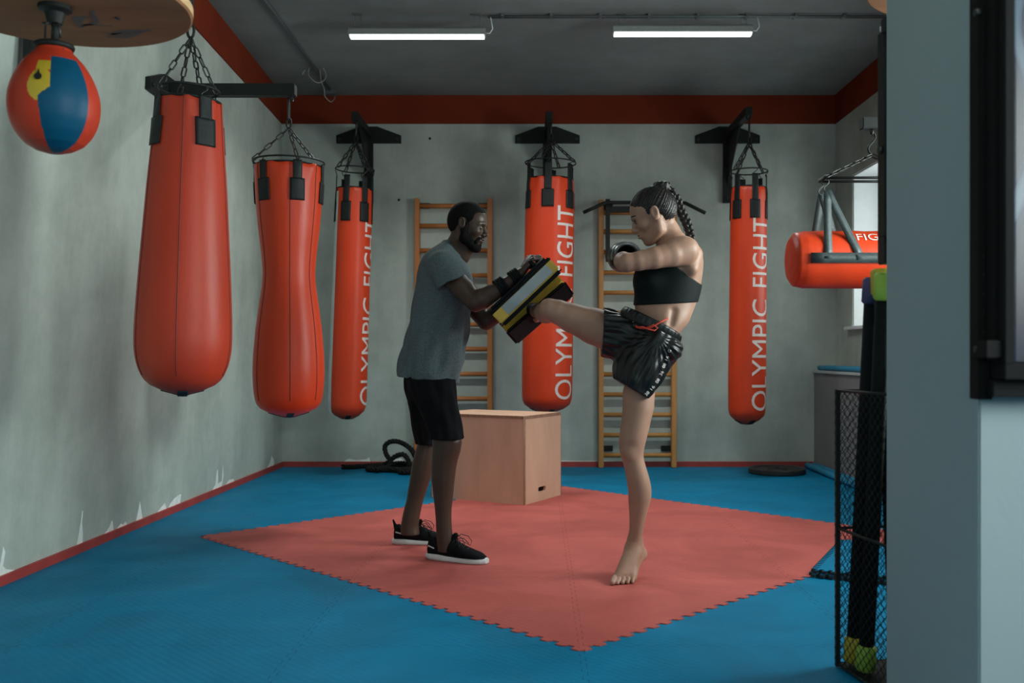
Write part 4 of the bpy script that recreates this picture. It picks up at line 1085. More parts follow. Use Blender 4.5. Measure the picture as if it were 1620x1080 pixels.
# ------------------------------------------------------------------ television on the pillar front
YT = 2.12; k = YT / FPX
M_TVF = mat('rack_black', (0.007, 0.007, 0.007), 0.7, noise=0.1, spec=0.15)
t = thing('television', 'wall-mounted television in a black metal cage on the pillar front, showing a blue picture', 'television', (1.35, PYN - 0.01, pz(300, YT)))
def tvb(name, x0, x1, y0, y1, Y0, Y1, mt=None):
    m = MB(); k = Y0 / FPX; a = P(x0, y0, Y0); b = P(x1, y1, Y0)
    m.box(((a.x + b.x) / 2, (Y0 + Y1) / 2, (a.z + b.z) / 2), (abs(a.x - b.x), abs(Y1 - Y0), abs(a.z - b.z)), bev=0.002); return m.build(name, mt or M_TVF, t, 0.5)
tvb('mounting_rail', 1548, 1571, -60, 632, 2.13, 2.176); tvb('mounting_rail', 1573, 1588, -60, 572, 2.09, 2.15); tvb('cage_side', 1590, 1606, -60, 576, 2.06, 2.15)
tvb('cage_bottom', 1590, 1900, 574, 600, 2.06, 2.17); tvb('bottom_bracket', 1571, 1900, 600, 628, 2.10, 2.176); tvb('corner_clip', 1560, 1592, 538, 566, 2.07, 2.15)
for y in (20, 552):
    m = MB(); p = P(1550, y, 2.12); m.tube([p + Vector((0.004, 0, 0)), p + Vector((-0.012, 0, 0))], 0.008, 8); m.build('bolt', M_CHAIN, t)
m = MB()
for y in (405, 435, 465, 495, 525, 560): m.add(*[(lambda b: b)(bmesh.new())]) if False else m.tube([P(1556, y, 2.128), P(1556, y, 2.1285) + Vector((0, -0.001, 0))], 0.0035, 8)
m.build('rail_holes', mat('hole_black', (0.01, 0.01, 0.01), 0.9), t)
scm = bpy.data.materials.new('screen_picture'); scm.use_nodes = True; nt = scm.node_tree; b = nt.nodes['Principled BSDF']
b.inputs['Base Color'].default_value = (0.004, 0.006, 0.01, 1); b.inputs['Roughness'].default_value = 0.25
tc = nt.nodes.new('ShaderNodeTexCoord'); wv = nt.nodes.new('ShaderNodeTexWave'); wv.inputs['Scale'].default_value = 1.6; wv.inputs['Distortion'].default_value = 9; wv.inputs['Detail'].default_value = 1.5; wv.inputs['Detail Scale'].default_value = 1.2
r = nt.nodes.new('ShaderNodeValToRGB'); r.color_ramp.elements[0].color = (0.006, 0.016, 0.05, 1); r.color_ramp.elements[1].color = (0.20, 0.34, 0.46, 1); r.color_ramp.elements[0].position = 0.55; r.color_ramp.elements[1].position = 0.98
e = r.color_ramp.elements.new(0.85); e.color = (0.015, 0.05, 0.14, 1)
nt.links.new(tc.outputs['Object'], wv.inputs['Vector']); nt.links.new(wv.outputs[1], r.inputs[0]); nt.links.new(r.outputs[0], b.inputs['Emission Color']); b.inputs['Emission Strength'].default_value = 0.4
tvb('screen', 1606, 2200, -60, 572, 2.10, 2.15, scm)
# ------------------------------------------------------------------ people
def skin(name, col, rough=0.5):
    return mat(name, col, rough, noise=0.10, nscale=7, bump=0.05, bscale=90, spec=0.4)
M_SKD = skin('dark_brown_skin', (0.058, 0.031, 0.019), 0.45)
M_SKL = skin('light_skin', (0.37, 0.205, 0.140), 0.5)
M_HAIR = mat('black_hair', (0.006, 0.0055, 0.005), 0.8, noise=0.3, nscale=60, bump=0.5, bscale=220, spec=0.12)
M_HAIRW = mat('dark_brown_hair', (0.012, 0.009, 0.008), 0.38, noise=0.4, nscale=50, bump=0.45, bscale=120, stretch=(0.2, 1, 1), spec=0.35)
M_EYE = mat('eye_white', (0.13, 0.11, 0.09), 0.5, noise=0.02); M_IRIS = mat('iris', (0.02, 0.012, 0.008), 0.15, noise=0.1)
M_BROW = mat('eyebrow', (0.018, 0.013, 0.010), 0.8, noise=0.1)

def basis(fwd, up):
    f = Vector(fwd).normalized(); u = Vector(up); u = (u - f * u.dot(f)).normalized(); l = u.cross(f)
    return f, l, u
def frameM(o, fwd, up):
    f, l, u = basis(fwd, up); M = Matrix((f, l, u)).transposed().to_4x4(); M.translation = Vector(o); return M

def head(Fd, M, sc, male):
    """x forward, y left, z up; eyes at z 0, crown about +.12, chin about -.115"""
    Fd.frame(M, sc)
    Fd.ell((-0.014, 0, 0.036), (0.098, 0.075, 0.083), 0.02)
    Fd.ell((-0.045, 0, 0.005), (0.062, 0.064, 0.062), 0.03)
    Fd.ell((0.032, 0, 0.03), (0.052, 0.058, 0.055), 0.03)
    Fd.ell((0.035, 0, -0.035), (0.050, 0.052, 0.070), 0.03)
    jw = 0.050 if male else 0.043
    for s in (-1, 1):
        Fd.chain([((-0.012, s * 0.058, -0.03), 0.018), ((0.000, s * jw, -0.073), 0.020), ((0.052, s * 0.018, -0.104), 0.017)], 0.028)
        Fd.ell((0.052, s * 0.040, -0.026), (0.026, 0.022, 0.020), 0.022)
    Fd.ell((0.030, 0, -0.085), (0.045, 0.034, 0.026), 0.02)
    Fd.ell((0.066, 0, -0.103), (0.017, 0.019, 0.016), 0.016)
    Fd.ell((0.070, 0, -0.066), (0.020, 0.026, 0.022), 0.018)
    # brow, sockets, lids
    Fd.chain([((0.068, -0.042, 0.014), 0.010), ((0.081, -0.018, 0.020), 0.010), ((0.081, 0.018, 0.020), 0.010), ((0.068, 0.042, 0.014), 0.010)], 0.014)
    for s in (-1, 1):
        Fd.ell((0.090, s * 0.031, -0.002), (0.013, 0.018, 0.012), 0.014, 's')
        Fd.ell((0.0695, s * 0.0315, -0.001), (0.0135, 0.0155, 0.0125), 0.004)
    # nose
    Fd.chain([((0.079, 0, 0.012), 0.008), ((0.092, 0, -0.008), 0.0085), ((0.106, 0, -0.030), 0.0105 if male else 0.0095)], 0.010)
    for s in (-1, 1): Fd.ell((0.092, s * (0.013 if male else 0.011), -0.036), (0.012, 0.009, 0.008), 0.006)
    # lips
    lp = 1.2 if male else 1.0
    Fd.ell((0.088, 0, -0.058), (0.010 * lp, 0.022, 0.0065 * lp), 0.004)
    Fd.ell((0.086, 0, -0.0705), (0.010 * lp, 0.020, 0.007 * lp), 0.004)
    Fd.ell((0.098, 0, -0.0643), (0.012, 0.026, 0.0022), 0.003, 's')
    # ears
    for s in (-1, 1):
        R = Matrix.Rotation(-0.20, 3, 'Y')
        Fd.ell((-0.012, s * 0.081, 0.000), (0.019, 0.0085, 0.032), 0.005, 'u', R)
        Fd.ell((-0.009, s * 0.091, 0.003), (0.0115, 0.0085, 0.020), 0.003, 's', R)
        Fd.ell((-0.004, s * 0.079, -0.003), (0.005, 0.006, 0.008), 0.003)
    Fd.world()
def eyes(M, sc, par, look):
    Mw = M
    def W(p): return Mw @ (Vector(p) * sc)
    for s in (-1, 1):
        m = MB(); b = bmesh.new(); bmesh.ops.create_uvsphere(b, u_segments=20, v_segments=14, radius=0.0128 * sc)
        bmesh.ops.scale(b, vec=(1, 1, 0.62), verts=b.verts)
        R = M.to_3x3().to_4x4(); 
        for f in b.faces: f.smooth = True
        m.add(b, Matrix.Translation(W((0.0730, s * 0.0315, -0.0020))) @ R); e = m.build('eye', M_EYE, par)
        m = MB(); b = bmesh.new(); bmesh.ops.create_uvsphere(b, u_segments=14, v_segments=10, radius=0.0052 * sc)
        d = (M.to_3x3() @ Vector((1, 0.0, look))).normalized()
        for f in b.faces: f.smooth = True
        m.add(b, Matrix.Translation(W((0.0730, s * 0.0315, -0.0020)) + d * 0.0088 * sc)); o = m.build('iris', M_IRIS, e)
        m = MB(); m.tube([W((0.060, s * 0.0565, 0.017)), W((0.0735, s * 0.049, 0.0245)), W((0.086, s * 0.034, 0.0285)), W((0.0925, s * 0.015, 0.0262))], 0.003 * sc, 6, radii=[0.0012 * sc, 0.003 * sc, 0.0038 * sc, 0.003 * sc]); m.build('eyebrow', M_BROW, par)
        # upper lash line
        m = MB(); m.tube([W((0.0750, s * 0.0445, 0.0010)), W((0.0845, s * 0.036, 0.0062)), W((0.0860, s * 0.028, 0.0062)), W((0.0815, s * 0.0195, 0.0015))], 0.0016 * sc, 5); m.build('eyelashes', M_BROW, par)

def hand(Fd, M, sc, curl, thumb=1, spread=0.0, tcurl=0.6):
    """x towards the fingers, y towards the thumb, z out of the back of the hand; wrist at the origin"""
    Fd.frame(M, sc)
    Fd.ell((0.012, 0, 0), (0.035, 0.026, 0.019), 0.012)
    Fd.ell((0.048, 0.001, 0.001), (0.048, 0.041, 0.016), 0.012)
    L = [(0.030, 0.094, 0.044, 0.027, 0.020, 0.0098), (0.010, 0.098, 0.048, 0.030, 0.021, 0.0100), (-0.011, 0.094, 0.044, 0.028, 0.020, 0.0095), (-0.030, 0.085, 0.035, 0.021, 0.018, 0.0085)]
    for i, (y, x0, a, b, c, r) in enumerate(L):
        p = Vector((x0 - 0.012, y, 0.0)); ang = 0; q = [(Vector((0.02, y * 0.6, 0)), r * 1.15), (p, r * 1.18)]
        for seg, cu in zip((a, b, c), curl):
            ang += cu * (1 + 0.05 * (i - 1)); d = Vector((math.cos(ang), spread * (1.5 - i) * 0.1, -math.sin(ang))).normalized(); p = p + d * seg; q.append((p, r * (0.92 if seg == c else 1.0)))
        Fd.chain(q, 0.004)
    p0 = Vector((0.012, 0.020, -0.006)); p1 = p0 + Vector((0.030, 0.024, -0.012)); p2 = p1 + Vector((math.cos(tcurl), 0.25 - 0.5 * math.sin(tcurl), -math.sin(tcurl))).normalized() * 0.034; p3 = p2 + Vector((0.8 * math.cos(tcurl), -0.55, -math.sin(tcurl))).normalized() * 0.026
    Fd.chain([(p0, 0.015), (p1, 0.0125), (p2, 0.0108), (p3, 0.0092)], 0.008)
    Fd.world()

def rowsZ(tab, Yc, ry, shrink=0.0):
    out = []
    for q in tab:
        y, l, r = q[:3]; Y = q[3] if len(q) > 3 else Yc; e = q[4] if len(q) > 4 else ry
        out.append((ZP(y, Y), ((l + r) / 2 - CX) * Y / FPX, (r - l) / 2 * Y / FPX - shrink, Y, e - shrink))
    return out

# ================================================================== the man
man = thing('person', 'man in grey t-shirt, black shorts and black shoes, bracing two kick pads', 'person', (-0.45, 4.85, 0.0))
HM = frameM(P(741.5, 357, 4.84), (0.95, -0.24, -0.20), (0.20, 0.0, 1)); HS = 0.97
h = 0.0034
B = Field((-0.86, 4.40, -0.02), (0.16, 5.30, 1.86), h)
head(B, HM, HS, True)
B.chain([(P(735, 368, 4.85), 0.056), (P(726, 386, 4.86), 0.055), (P(716, 402, 4.87), 0.062)], 0.025)
B.chain([(P(741, 388, 4.84), 0.035), (P(731, 406, 4.85), 0.04)], 0.02)
# torso under the shirt
B.loft(2, rowsZ([(392, 698, 722, 4.87, .07), (402, 685, 726, 4.87, .12), (415, 670, 734, 4.87, .165), (435, 664, 742, 4.87, .165), (470, 661, 741, 4.87, .15), (520, 655, 732, 4.87, .14), (560, 648, 722, 4.87, .14), (590, 646, 711, 4.87, .145), (615, 650, 708, 4.87, .145)], 4.87, .16, 0.012), 0.03)
# near (right) arm
SHn, ELn, WRn = P(703, 424, 4.69), P(752, 478, 4.60), P(823, 433, 4.64)
B.chain([(SHn, 0.052), (P(718, 440, 4.67), 0.054), (P(734, 458, 4.64), 0.055), (ELn, 0.045)], 0.008)
B.chain([(ELn, 0.046), (P(762, 473, 4.60), 0.050), (P(778, 464, 4.61), 0.043), (P(800, 449, 4.62), 0.032), (WRn, 0.027)], 0.006)
B.ell(P(730, 455, 4.625), (0.05, 0.035, 0.035), 0.02, 'u', Matrix.Rotation(0.85, 3, 'Y'))
# far (left) arm
SHf, ELf, WRf = P(700, 426, 5.05), P(769, 508, 5.00), P(838, 446, 4.93)
B.chain([(SHf, 0.052), (P(732, 466, 5.04), 0.052), (ELf, 0.045)], 0.018)
B.chain([(ELf, 0.045), (P(786, 496, 4.98), 0.046), (WRf, 0.027)], 0.012)
# hands
fdir = (P(843, 404, 4.66) - P(826, 430, 4.64)); bk = Vector((-0.86, 0, 0.5)) 
hand(B, frameM(P(826.5, 429, 4.645), fdir, bk + Vector((0, -0.5, 0))), 1.0, (0.9, 1.5, 0.9), tcurl=1.0)
hand(B, frameM(P(840, 443, 4.93), P(858, 424, 4.93) - P(840, 443, 4.93), bk), 1.0, (0.9, 1.5, 0.9), tcurl=1.0)
# legs
NL = [(605, 655, 719), (640, 668, 724), (680, 680, 731), (698, 684, 731), (712, 684, 729), (728, 682.5, 724), (745, 682.5, 721), (758, 682.5, 719.5), (787, 686, 716.5), (805, 688, 714.5), (817, 689, 714), (835, 690, 715), (852, 691, 717), (872, 692, 719)]
B.loft(2, rowsZ([(y, l, r, 4.72, (r - l) / 2 * 4.72 / FPX * (0.84 if y < 690 else 0.92)) for y, l, r in [(y, l + 5, r - 5) if y < 690 else (y, l, r) for y, l, r in NL]], 4.72, .06), 0.02)
FL = [(605, 645, 705), (640, 648, 702), (680, 655, 696), (704, 660, 692), (728, 653, 688), (745, 650, 684), (758, 648.5, 681), (772, 646, 676), (787, 644, 671), (802, 640, 667), (817, 636.5, 664), (832, 634, 662), (845, 634, 664)]
B.loft(2, rowsZ([(y, l, r, 5.06, (r - l) / 2 * 5.06 / FPX * (0.84 if y < 695 else 0.92)) for y, l, r in [(y, l + 5, r - 5) if y < 695 else (y, l, r) for y, l, r in FL]], 5.06, .06), 0.02)
link_mesh('body', B.mesh('man_body'), M_SKD, man)
eyes(HM, HS, man, -0.45)
# lips of a slightly lighter tone
hw = HM
Hh = Field(tuple(HM.translation - Vector((.16, .14, .17))), tuple(HM.translation + Vector((.16, .14, .18))), 0.0033)
Hh.frame(HM, HS)
Hh.ell((-0.016, 0, 0.040), (0.102, 0.080, 0.088), 0.02).ell((-0.048, 0, 0.005), (0.066, 0.069, 0.066), 0.03).ell((0.030, 0, 0.042), (0.056, 0.062, 0.052), 0.02)
Hh.clip((0.048, 0, 0.030), (-0.86, 0, 0.51), 0.010); Hh.clip((-0.02, 0, -0.052), (-0.35, 0, 0.9), 0.01)
for s in (-1, 1): Hh.ell((-0.008, s * 0.080, -0.004), (0.022, 0.020, 0.036), 0.006, 's')
for s in (-1, 1): Hh.ell((0.075, s * 0.050, 0.045), (0.035, 0.035, 0.030), 0.008, 's')
link_mesh('hair', Hh.mesh('man_hair'), M_HAIR, man)
Bd = Field(tuple(HM.translation - Vector((.16, .14, .18))), tuple(HM.translation + Vector((.16, .14, .12))), 0.0033)
Bd.frame(HM, HS)
for s in (-1, 1):
    Bd.chain([((0.014, s * 0.060, 0.005), 0.013), ((-0.000, s * 0.062, -0.025), 0.018), ((0.006, s * 0.052, -0.073), 0.024), ((0.055, s * 0.020, -0.106), 0.021)], 0.02)
    Bd.ell((0.030, s * 0.050, -0.072), (0.028, 0.014, 0.022), 0.02)
    Bd.chain([((0.070, s * 0.033, -0.080), 0.010), ((0.082, s * 0.026, -0.058), 0.0065), ((0.0925, s * 0.008, -0.0495), 0.0045)], 0.008)
Bd.ell((0.045, 0, -0.105), (0.040, 0.034, 0.022), 0.02); Bd.ell((0.070, 0, -0.108), (0.022, 0.023, 0.022), 0.014); Bd.ell((0.082, 0, -0.086), (0.010, 0.013, 0.008), 0.008)
Bd.ell((0.094, 0, -0.065), (0.02, 0.023, 0.0145), 0.005, 's')
link_mesh('beard', Bd.mesh('man_beard'), M_HAIR, man)
m = MB(); 
for z_, r_ in ((-0.0575, 0.0048), (-0.0710, 0.0056)):
    m.tube([HM @ (Vector(p) * HS) for p in ((0.088, -0.020, z_ - 0.002), (0.0955, -0.009, z_), (0.097, 0, z_ - 0.0005), (0.0955, 0.009, z_), (0.088, 0.020, z_ - 0.002))], r_ * HS, 8, radii=[0.0015, r_ * 0.9, r_, r_ * 0.9, 0.0015])
m.build('lips', skin('brown_lips', (0.13, 0.055, 0.045), 0.4), man)

# t-shirt
M_TEE = mat('heather_grey_jersey', (0.100, 0.128, 0.136), 0.85, noise=0.30, nscale=160, bump=0.12, bscale=30, spec=0.15)
def foldfn(a, z):
    zz = np.asarray(z)
    return (0.0075 * np.sin(5 * a + 16 * zz + 0.6) + 0.0055 * np.sin(9 * a - 24 * zz + 2.0) + 0.0025 * np.sin(14 * a + 9 * zz)) * np.clip((1.50 - zz) / 0.45, 0.15, 1.0)
S = Field((-0.80, 4.50, 0.84), (-0.24, 5.30, 1.64), 0.0042)
TS = [(381, 702, 717, 4.87, .055), (386, 696, 720, 4.87, .075), (392, 686, 723, 4.87, .105), (400, 675, 728, 4.87, .145), (410, 667, 735, 4.87, .172), (420, 663, 741, 4.87, .182), (435, 660, 747, 4.87, .180), (450, 658.5, 749, 4.87, .172), (470, 655.5, 747, 4.87, .165), (490, 651.5, 744, 4.87, .160), (510, 647.5, 742, 4.87, .157), (530, 642.5, 740, 4.87, .158), (550, 637.5, 737.5, 4.87, .162), (570, 632.5, 734, 4.87, .168), (585, 630, 729, 4.87, .172), (612, 628.5, 723, 4.87, .176)]
S.loft(2, rowsZ(TS, 4.87, .16), 0.02, fold=foldfn)
S.clip(P(629, 594.5, 4.87), (0.13, 0, 1), 0.003)
sl = S.like()
for sh, c1, Yn in (((P(700, 421, 4.72), 0.078), (P(715, 446, 4.67), 0.080), 0), ((P(698, 421, 5.03), 0.078), (P(716, 452, 5.06), 0.080), 1)):
    nn = Vector((0.43, 0.0, -0.9)).normalized()
    a, b = sh[0], c1[0]
    q = S.like()
    q.cone(a, b + (b - a) * 0.5, sh[1], c1[1], 0.0)
    q.clip(b + (b - a) * 0.02, -nn, 0.004)
    sl.F = np.minimum(sl.F, q.F)
    if Yn == 0:
        rr = S.like()
        d2 = (b - a).normalized(); rr.cone(b + d2 * 0.0, b + d2 * 0.12, 0.062, 0.070, 0); sl.F = np.maximum(sl.F, -rr.F)
# sleeve wrinkles radiating from the armpit
gx = (sl.o[0] + sl.h * np.arange(sl.n[0]))[:, None, None]; gz = (sl.o[2] + sl.h * np.arange(sl.n[2]))[None, None, :]
u_ = (gx * 0.55 - gz * 0.85); sl.F = sl.F + (0.0025 * np.sin(70 * (gx * 0.85 + gz * 0.4) + 12 * u_)).astype(np.float32) * np.clip((1.47 - gz) / 0.06, 0, 1).astype(np.float32)
A_, B_ = S.F, sl.F; kk = 0.022; hh = np.clip(kk - np.abs(A_ - B_), 0, None) / kk; S.F = (np.minimum(A_, B_) - hh * hh * kk * 0.25).astype(np.float32)
S.cone(P(735, 372, 4.85), P(727, 397, 4.85), 0.058, 0.060, 0.004, 's')
S.cone(P(742, 402, 4.83), P(735, 415, 4.78), 0.030, 0.012, 0.006, 's')
shirt = link_mesh('t_shirt', S.mesh('man_shirt'), M_TEE, man)
# collar and cuff edges
m = MB(); ring = []
for i in range(24):
    a = i * 2 * math.pi / 24; c = P(719, 397, 4.86); ring.append(c + Vector((0.046 * math.cos(a), 0.064 * math.sin(a), 0.0)) + Vector((0, 0, -0.046 * math.cos(a))))
m.tube(ring, 0.006, 6, closed=True); m.build('collar', M_TEE, shirt)

# shorts
M_SHO = mat('black_shorts_cloth', (0.006, 0.007, 0.008), 0.85, noise=0.2, nscale=30, bump=0.15, bscale=12, spec=0.1)
S = Field((-0.74, 4.55, 0.50), (-0.32, 5.25, 1.02), 0.0045)
def f2(a, z): return 0.003 * np.sin(6 * a + 22 * np.asarray(z)) + 0.002 * np.sin(11 * a - 14 * np.asarray(z))
S.loft(2, rowsZ([(572, 641, 716, 4.88, .150), (600, 639.5, 717.5, 4.88, .172), (615, 641, 719, 4.88, .176), (632, 646, 720, 4.88, .17)], 4.88, .17), 0.03, fold=f2)
S.loft(2, rowsZ([(600, 646, 719, 4.74, .108), (640, 659, 724.5, 4.74, .106), (670, 672, 730.5, 4.74, .096), (694, 679, 734, 4.72, .097)], 4.74, .095), 0.03, fold=f2)
S.loft(2, rowsZ([(600, 641, 705, 5.03, .106), (640, 646, 702, 5.03, .104), (670, 651.5, 699, 5.03, .095), (701.5, 658, 698, 5.05, .094)], 5.03, .095), 0.03, fold=f2)
link_mesh('shorts', S.mesh('man_shorts'), M_SHO, man)

# shoes
M_SHOE = mat('black_knit', (0.006, 0.007, 0.008), 0.85, noise=0.3, nscale=120, bump=0.3, bscale=200, spec=0.1); M_SOLE = mat('white_sole', (0.62, 0.64, 0.64), 0.5, noise=0.08, nscale=20); M_LACE = mat('black_lace', (0.012, 0.012, 0.012), 0.7, noise=0.1)
def shoe(heel, toe, sgn):
    d = (toe - heel); L = d.length; d.normalize(); M = frameM(heel, d, (0, 0, 1)); s = L / 0.30
    R = MB
    fs = Field((0, 0, 0), (1, 1, 1), 0.5)
    lo = (-0.02, -0.075, -0.006); hi = (0.33, 0.075, 0.20)
    fs = Field(lo, hi, 0.003)
    # lofts run along local x, then the mesh is turned into place
    fs.loft(0, [(0.004, 0, .026, .045, .040), (0.02, 0, .034, .052, .052), (0.06, 0, .036, .055, .058), (0.10, 0, .038, .052, .058), (0.14, 0.002, .041, .044, .048), (0.18, 0.004, .045, .034, .040), (0.22, 0.005, .047, .027, .033), (0.26, 0.004, .042, .022, .028), (0.285, 0.003, .030, .018, .020), (0.294, 0.003, .014, .016, .012)], 0.01)
    fs.cone((0.115, 0, 0.085), (0.140, 0, 0.118), 0.022, 0.012, 0.012)      # tongue
    fs.cone((0.010, 0, 0.085), (-0.004, 0, 0.122), 0.010, 0.005, 0.012)     # heel tab
    fs.cone((0.062, 0, 0.085), (0.070, 0, 0.16), 0.034, 0.044, 0.006, 's')
    fs.clip((0, 0, 0.022), (0, 0, 1), 0.0)
    me = fs.mesh('shoe_upper'); me.transform(M @ Matrix.Scale(s, 4)); up_ = link_mesh('shoe', me, M_SHOE, man)
    so = Field((-0.03, -0.08, -0.008), (0.33, 0.08, 0.05), 0.003)
    so.loft(0, [(-0.008, 0, .022, .020, .022), (0.01, 0, .036, .018, .027), (0.06, 0, .039, .014, .028), (0.12, 0, .039, .010, .028), (0.18, 0.004, .046, .008, .027), (0.22, 0.005, .050, .008, .026), (0.26, 0.004, .046, .009, .024), (0.29, 0.003, .032, .010, .020), (0.302, 0.003, .014, .011, .012)], 0.01)
    so.clip((0, 0, 0.0), (0, 0, 1), 0.0); so.clip((0, 0, 0.028), (0.06, 0, -1), 0.006)
    me = so.mesh('shoe_sole'); me.transform(M @ Matrix.Scale(s, 4)); link_mesh('sole', me, M_SOLE, up_)
    m = MB()
    def W(x, y, z): return M @ (Vector((x, y, z)) * s)
    for i in range(5):
        x = 0.135 + i * 0.017; z = 0.099 - i * 0.0085
        m.tube([W(x, -0.026, z - 0.012), W(x + 0.006, 0, z + 0.002), W(x, 0.026, z - 0.012)], 0.0025, 6)
    for sg in (-1, 1):
        m.tube([W(0.140, 0, 0.104), W(0.160, sg * 0.015, 0.122), W(0.190, sg * 0.03, 0.112), W(0.205, sg * 0.035, 0.090), W(0.200, sg * 0.03, 0.070), W(0.175, sg * 0.02, 0.085), W(0.145, 0, 0.102)], 0.002, 6)
        m.tube([W(0.140, 0, 0.104), W(0.165, sg * 0.032, 0.100), W(0.185, sg * 0.044, 0.075)], 0.002, 6)
    m.build('laces', M_LACE, up_)
    return up_, W, s
zs = Vector((0, 0, 0.0045))
for (a, b, sg) in ((F(676, 884) + zs, F(770, 893) + zs, 1), (F(620.5, 860.5) + zs, F(713, 861.5) + zs, -1)):
    up_, W, s = shoe(a + Vector((0.01, 0, 0)), b, sg)
    m = MB()
    for i in range(6):   # pale side mark near the heel
        p = W(0.018 + i * 0.0058, -0.0375 - 0.0008 * i, 0.066 - i * 0.0015); m.box(p, (0.0042, 0.002, 0.0065 if i % 2 else 0.008))
    m.build('side_mark', M_SOLE, up_)

# ================================================================== kick pads
M_PY = mat('yellow_pad_leather', (0.72, 0.46, 0.045), 0.45, noise=0.1, nscale=20, bump=0.1, bscale=60); M_PB = mat('black_pad_leather', (0.004, 0.005, 0.006), 0.6, noise=0.2, nscale=30, bump=0.2, bscale=90, spec=0.2); M_PG = mat('grey_pad_panel', (0.26, 0.32, 0.34), 0.3, noise=0.08, nscale=15, coat=0.3)
M_BUCK = mat('steel_buckle', (0.45, 0.47, 0.46), 0.3, 0.9, noise=0.05)
def pad(label, pa, pb_, nrm, half_w, th, panel, straps):
    """pa, pb_: centre line of the back face (forearm side) from the elbow end to the hand end; nrm points to the strike face"""
    x = (pb_ - pa); L = x.length; x.normalize(); n = Vector(nrm); n = (n - x * n.dot(x)).normalized(); y = n.cross(x)
    M = Matrix((x, y, n)).transposed().to_4x4(); M.translation = (pa + pb_) / 2
    t = thing('kick_pad', label, 'kick pad', (pa + pb_) / 2, 'yellow and black kick pads')
    def rbox(name, lo, hi, rr, mt, parent=t, label=None):
        b = bmesh.new(); bmesh.ops.create_cube(b, size=1)
        c = [(lo[i] + hi[i]) / 2 for i in range(3)]; d = [hi[i] - lo[i] for i in range(3)]
        bmesh.ops.scale(b, vec=d, verts=b.verts); bmesh.ops.translate(b, vec=c, verts=b.verts)
        bmesh.ops.bevel(b, geom=b.edges[:], offset=rr, segments=3, affect='EDGES')
        mm = MB(); mm.add(b, M); return mm.build(name, mt, parent, 0.7, label)
    hl = L / 2
    rbox('back_plate', (-hl, -half_w, 0), (hl, half_w, 0.016), 0.006, M_PB)
    rbox('side_body', (-hl + 0.002, -half_w - 0.001, 0.014), (hl - 0.002, half_w + 0.001, th * 0.80), 0.005, M_PY)
    rbox('strike_face', (-hl - 0.004, -half_w - 0.002, th * 0.78), (hl + 0.004, half_w + 0.002, th), th * 0.14, M_PB, label='black curved strike face')
    for s in (-1, 1):
        m = MB(); m.tube([M @ Vector((q, s * (half_w + 0.001), 0.014)) for q in np.linspace(-hl, hl, 12)], 0.004, 6); m.build('piping', M_PB, t)
        if panel: rbox('side_panel', (-hl * 0.70, s * half_w - (0.0035 if s < 0 else -0.0), 0.020), (hl * 0.82, s * half_w + (0.0035 if s > 0 else 0.0), th * 0.72), 0.0016, M_PG)
        m = MB(); m.tube([M @ Vector((q, s * (half_w - 0.01), -0.004)) for q in np.linspace(-hl + 0.02, hl - 0.02, 12)], 0.009, 6); m.build('back_padding', M_PB, t)
    for (xx, cen, rad, tl) in straps:       # strap position along the pad, centre of the forearm there, radius
        m = MB(); ax = tl.normalized(); u = ax.orthogonal().normalized(); v = ax.cross(u)
        for w_ in (-0.018, -0.006, 0.006, 0.018):
            m.tube([cen + ax * w_ + (u * math.cos(a) + v * math.sin(a)) * (rad + 0.004) for a in np.linspace(0, 2 * math.pi, 25)[:-1]], 0.0075, 6, closed=True)
        m.build('forearm_strap', M_PB, t)
        # two legs of webbing down to the pad and the buckle
        for w_ in (-0.014, 0.014):
            base = M @ Vector((xx + w_, -half_w + 0.01, 0.0)); m = MB(); m.tube([cen + ax * w_ + Vector((0, -1, 0)) * (rad + 0.004), (base + cen + Vector((0, -rad, 0))) / 2, base], 0.005, 6); m.build('strap_leg', M_PB, t)
        bb = (M @ Vector((xx, -half_w + 0.01, 0.0)) + cen + Vector((0, -rad, 0))) / 2; m = MB()
        m.tube([bb + x * 0.02 * math.cos(a) + n * 0.012 * math.sin(a) + Vector((0, -0.006, 0)) for a in np.linspace(0, 2 * math.pi, 13)[:-1]], 0.0022, 6, closed=True); m.build('buckle', M_BUCK, t)
    m = MB(); hx = hl * 0.66; m.tube([M @ Vector((hx - 0.01, y_, z_)) for y_, z_ in ((-half_w * 0.62, 0.0), (-half_w * 0.58, -0.035), (0, -0.048), (half_w * 0.58, -0.035), (half_w * 0.62, 0.0))], 0.012, 8); m.build('grip_handle', M_PB, t)
    return t, M
pn = Vector((0.62, 0, -0.78))
ax1 = (WRn - ELn)
pad('yellow and black kick pad with a grey side panel, strapped to the near arm', P(774.5, 494, 4.66), P(866, 407, 4.66), Vector((0.60, 0.06, -0.80)), 0.085, 0.100, True,
    [(-0.075, P(793, 453.5, 4.615), 0.036, ax1), (0.05, P(815, 438, 4.63), 0.030, ax1)])
pad('yellow and black kick pad behind and below the other, taking the kick', P(797, 520, 4.86), P(887, 442, 4.86), Vector((0.44, -0.50, -0.60)), 0.070, 0.085, False,
    [(-0.05, P(806, 475, 4.955), 0.038, WRf - ELf)])

# ================================================================== the woman
wo = thing('person', 'woman in black top and shorts, standing on one bare foot, kicking the pads', 'person', (0.47, 4.33, 0.0))
h = 0.0034
B = Field((-0.20, 3.98, 0.004), (0.80, 5.05, 1.86), h)
HW = frameM(P(1032, 340.5, 4.38), (-0.88, 0.12, -0.38), (-0.40, 0.0, 1)); WS = 1.02
head(B, HW, WS, False)
B.chain([(P(1049, 352, 4.39), 0.050), (P(1057, 368, 4.40), 0.051), (P(1064, 385, 4.41), 0.058)], 0.028)
